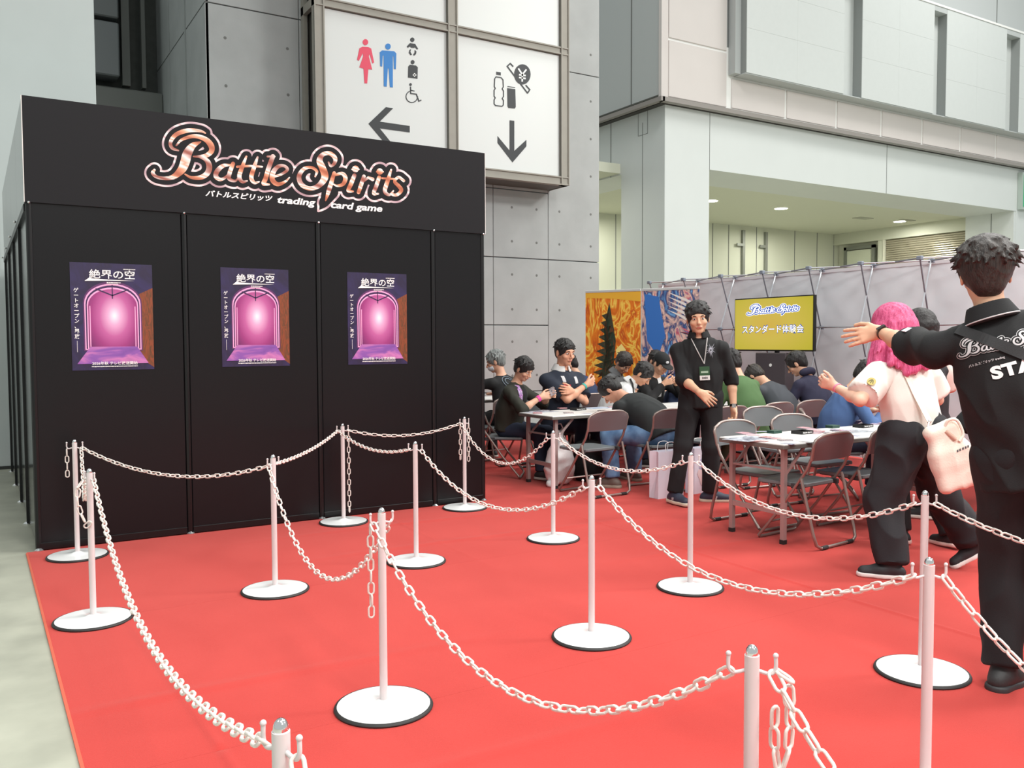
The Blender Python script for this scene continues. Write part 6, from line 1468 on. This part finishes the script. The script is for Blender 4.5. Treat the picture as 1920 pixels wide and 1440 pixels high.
card(1022, 769, 20, 'grey', 'grey card under the hands of the young player', T1, 1, TZ+.0025)
card(1054, 766, 80, 'red', 'red card pile in front of the player with crossed arms', T1, 16)
card(1066, 775, 75, 'black', 'black card pile at the front edge of the players table', T1, 14)
tray(1084, 769, 4, 'open black lettered tray on the players table')
card(1100, 775, 30, 'blue', 'pale blue card on the players table right of the tray', T1)
playmat(1120, 765, 0, '#8aa0bc', 'pale blue playmat on the players table before the white shirt player', .30, .2)
card(1130, 771, 78, 'black', 'black card pile beside the bare arm of the bending man', T1, 14)
card(1148, 764, 60, 'red', 'small red and black card pile under the white shirt sleeve', T1, 12)
# card held by the young player, box held by the capped player
o = MB().box((-.0315, -.0006, -.044), (.0315, .0006, .044)).build('trading_card', card_mat('grey')); tag(o, 'grey card held up in the hands of the young player', 'card')
BOY = [o_ for o_ in COL.objects if o_.get('label', '').startswith('young player')][0]
p_ = Matrix.Rotation(BOY.rotation_euler.z, 4, 'Z')@Vector((.04, .505, .90)); o.location = (BOY.location.x+p_.x, BOY.location.y+p_.y, .905); o.rotation_euler = (.3, .5, 2.2)
CAP = [o_ for o_ in COL.objects if 'baseball cap' in o_.get('label', '')][0]; p_ = Matrix.Rotation(CAP.rotation_euler.z, 4, 'Z')@Vector((0, .53, .98))
r = empty('purple_box', (CAP.location.x+p_.x, CAP.location.y+p_.y, .93), R_(20), 'shiny purple deck box held by the player in the black cap', 'box')
MB().box((-.055, -.03, 0), (.055, .03, .075), .004).build('box_body', ramp_mat('purple_box_print', [(0, '#2a1236'), (.5, '#7a2f8c'), (.7, '#d9c8e6'), (1, '#3c1a52')], mode='noise', scale=3, dist=1, rough=.2), r); MB().box((-.057, -.032, .077), (.057, .032, .095), .004).build('box_lid', card_mat('white'), r)
# ================================================================== BAGS
m_poly = mat('white_plastic', '#e4e2e2', .35, bump=.5, bscale=18); m_paper = mat('paper_bag', '#dfdce8', .55)
r = empty('plastic_bag', (4.86, 7.02, CZ), .1, 'bulging white plastic bag standing under the players table', 'bag')
F = Field(); F.ell((0, 0, .15), (.155, .13, .15), k=.05); F.ell((.01, 0, .30), (.125, .10, .14), k=.08); F.cone((0, 0, .40), (-.01, 0, .50), .055, .03, k=.06); F.cone((-.01, 0, .47), (-.05, .01, .56), .022, .012, k=.03); F.cone((0, 0, .47), (.05, 0, .55), .022, .010, k=.03)
F.ell((-.13, -.04, .03), (.05, .05, .03), k=.04); F.clip((0, 0, .004), (0, 0, -1)); v, f = F.mesh(.009, folds(5, .010, 1.1)); v[:, 2] = np.maximum(v[:, 2], .001); np_mesh('bag_body', [(v, f, 0)], [m_poly], r)
MB().tube([(-.05, .01, .55), (-.03, .0, .60), (.02, 0, .60), (.05, 0, .545)], .006, 6).build('drawstring', m_poly, r)
MB().tube([(-.15, -.05, .04), (-.17, -.06, .02), (-.16, -.03, .008)], .006, 6).build('corner_eyelet', m_rub, r)
def paper_bag(x, y, rz, label, w_=.32, d_=.11, h_=.40, prints=()):
    r = empty('paper_bag', (x, y, CZ), R_(rz), label, 'bag', 'white paper carrier bags')
    t = .0015; vs = []
    for zz, k in ((0, 1), (h_*.5, .93), (h_, .98)):
        for sx_, sy_ in ((-1, -1), (1, -1), (1, 1), (-1, 1)):
            if zz == 0 or True: vs.append((sx_*w_/2, sy_*d_/2, zz))
            if sx_*sy_ == -1 or True: pass
        # gusset points folded inwards
        vs.append((w_/2-(.03 if zz else 0), 0, zz)); vs.append((-w_/2+(.03 if zz else 0), 0, zz))
    fs = []
    for L in (0, 6):
        a = L; b_ = L+6
        fs += [(a, a+1, b_+1, b_), (a+1, a+4, b_+4, b_+1), (a+4, a+2, b_+2, b_+4), (a+2, a+3, b_+3, b_+2), (a+3, a+5, b_+5, b_+3), (a+5, a, b_, b_+5)]
    fs.append((0, 5, 3, 2, 4, 1)); b = MB(); b.add(vs, fs); o = b.build('bag_body', m_paper, r); md = o.modifiers.new('thickness', 'SOLIDIFY'); md.thickness = .002
    for s_ in (-1, 1): MB().tube(cr([(-.06, s_*d_/2, h_-.01), (-.05, s_*d_/2*.8, h_+.07), (.05, s_*d_/2*.8, h_+.07), (.06, s_*d_/2, h_-.01)], 5), .003, 6).build('handle', m_wt, r, True)
    for k, (px_, pz_, rr_, c) in enumerate(prints):
        MB().prism([(px_+rr_*math.cos(a)*(1+.3*math.sin(3*a+k)), -d_/2-.002, pz_+rr_*1.3*math.sin(a)) for a in [2*math.pi*i/18 for i in range(18)]], (0, -.0008, 0)).build('printed_shape', mat('pastel'+c, c, .6), r)
    return r
paper_bag(5.30, 5.96, 0, 'plain white paper carrier bag standing left of the staff man in the aisle', .30, .12, .42)
paper_bag(5.74, 5.98, 4, 'white paper carrier bag with pastel print, standing behind the staff man legs', .30, .11, .42, [(-.03, .16, .07, '#e6cfd0'), (.05, .10, .06, '#cfc4dc'), (-.05, .27, .04, '#b9b4cf'), (.06, .22, .035, '#e8b9a4')])
r = empty('backpack', (5.28, 7.12, CZ), .4, 'black backpack on the carpet under the players table', 'bag')
F = Field(); F.box((0, 0, .20), (.15, .09, .20), rr=.06, k=.03); F.box((0, -.10, .13), (.11, .04, .10), rr=.04, k=.03); v, f = F.mesh(.011, folds(9, .005)); v[:, 2] = np.maximum(v[:, 2], .001); np_mesh('pack_body', [(v, f, 0)], [c_blk], r)
MB().tube(cr([(-.03, .05, .39), (0, .04, .44), (.03, .05, .39)], 5), .008, 6).build('carry_handle', c_blk, r); MB().box((-.05, -.145, .15), (.05, -.14, .19)).build('white_patch', m_print, r)
# tote bag of the pink-haired woman
m_tote = mat('tote_canvas', '#e8e0d2', .8, bump=.2, bscale=120); rz = 38
PR = PK['root']; Mw = Matrix.Translation(PR.location)@Matrix.Rotation(PR.rotation_euler.z, 4, 'Z')
tc_ = cC+_ray(1783, 858)*5.00; tp_ = cC+_ray(1742, 790)*5.06
r = empty('tote_bag', tuple(tc_), 0, 'cream canvas tote bag with wide strap swinging at the pink-haired woman hip', 'bag')
up_ = nrm(cU*.96-cR*.30); rt_ = nrm(np.cross(cF, up_)); ft_ = np.cross(rt_, up_)
ft_ = nrm(cF); ax_ = np.array([rt_, ft_, up_])
F = Field(); z3_ = V(0, 0, 0)
F.box(z3_-up_*.06, (.115, .040, .125), ax_, rr=.035, k=.02); F.box(up_*.07-rt_*.006, (.092, .032, .12), ax_, rr=.03, k=.06); F.cone(up_*.17-rt_*.07, up_*.19+rt_*.05, .022, .018, k=.04)
v, f = F.mesh(.0075, folds(77, .007)); np_mesh('bag_body', [(v, f, 0)], [m_tote], r)
MB().tube(cr([up_*.17+rt_*.00-ft_*.02, up_*.215+rt_*.03-ft_*.04, up_*.20+rt_*.075-ft_*.045, up_*.12+rt_*.085-ft_*.045, up_*.085+rt_*.05-ft_*.05], 5), .009, 8).build('carry_handle', m_tote, r, True)
MB().tube([up_*.16+rt_*.0-ft_*.035, up_*.10+rt_*.035-ft_*.05], .012, 8).build('tassel', mat('tassel', '#c9a896', .7), r, True)
v2 = np.array([(x5+a5, y5+x5*.1) for x5 in (-.04, -.024, -.006, .010, .026) for a5, y5 in ((0, 0), (.010, .001), (.012, .014), (.002, .012))]); f2_ = [tuple(range(4*k, 4*k+4)) for k in range(5)]; drape('bag_marks', v2, f2_, up_*.035+rt_*.055, rt_, up_, ft_, bvh_of([c_ for c_ in r.children if c_.name.startswith('bag_body')][0]), m_printd, r, .003)
shirt = PK['shirt']; bv = bvh_of(shirt); Mi = Mw.inverted()
e1 = np.array(Mi@Vector(tp_)); s0 = PK['N']-PK['x2']*.085+PK['u2']*.03; pts = [PK['N']-PK['x2']*.10+PK['f2']*.03+PK['u2']*.035]
for t in np.linspace(0, 1, 22):
    p = s0*(1-t)+e1*t; h_ = bv.ray_cast(Vector(p-PK['f2']*.6), Vector(PK['f2'])); q_ = np.array(h_[0])-PK['f2']*.006 if h_[0] else p
    if t > .62: q_ = pts[-1]+(e1-pts[-1])*(1/(22*(1-t)+1))
    pts.append(q_)
pts.append(e1); W3 = [np.array(Mw@Vector(p))-tc_ for p in pts]; acr = nrm(np.cross(nrm(W3[-1]-W3[2]), np.array(Mw.to_3x3()@Vector(PK['f2'])))); ft2 = np.array(Mw.to_3x3()@Vector(PK['f2']))
vs = []; 
for p in W3: vs += [p+acr*.018, p-acr*.018, p+acr*.018-ft2*.004, p-acr*.018-ft2*.004]
n_ = len(W3); fs = []
for i in range(n_-1): a = 4*i; fs += [(a+2, a+3, a+7, a+6), (a, a+4, a+5, a+1), (a, a+2, a+6, a+4), (a+1, a+5, a+7, a+3)]
b = MB(); b.add(vs, fs); b.build('shoulder_strap', m_tote, r)
q0 = W3[-1]; MB().tube([q0, q0*.5+(up_*.19-rt_*.085)*.5, up_*.17-rt_*.082], .006, 8).sphere(q0, .012).build('metal_clip', m_chrome, r, True)
# strap of hers also in front: key chain beads
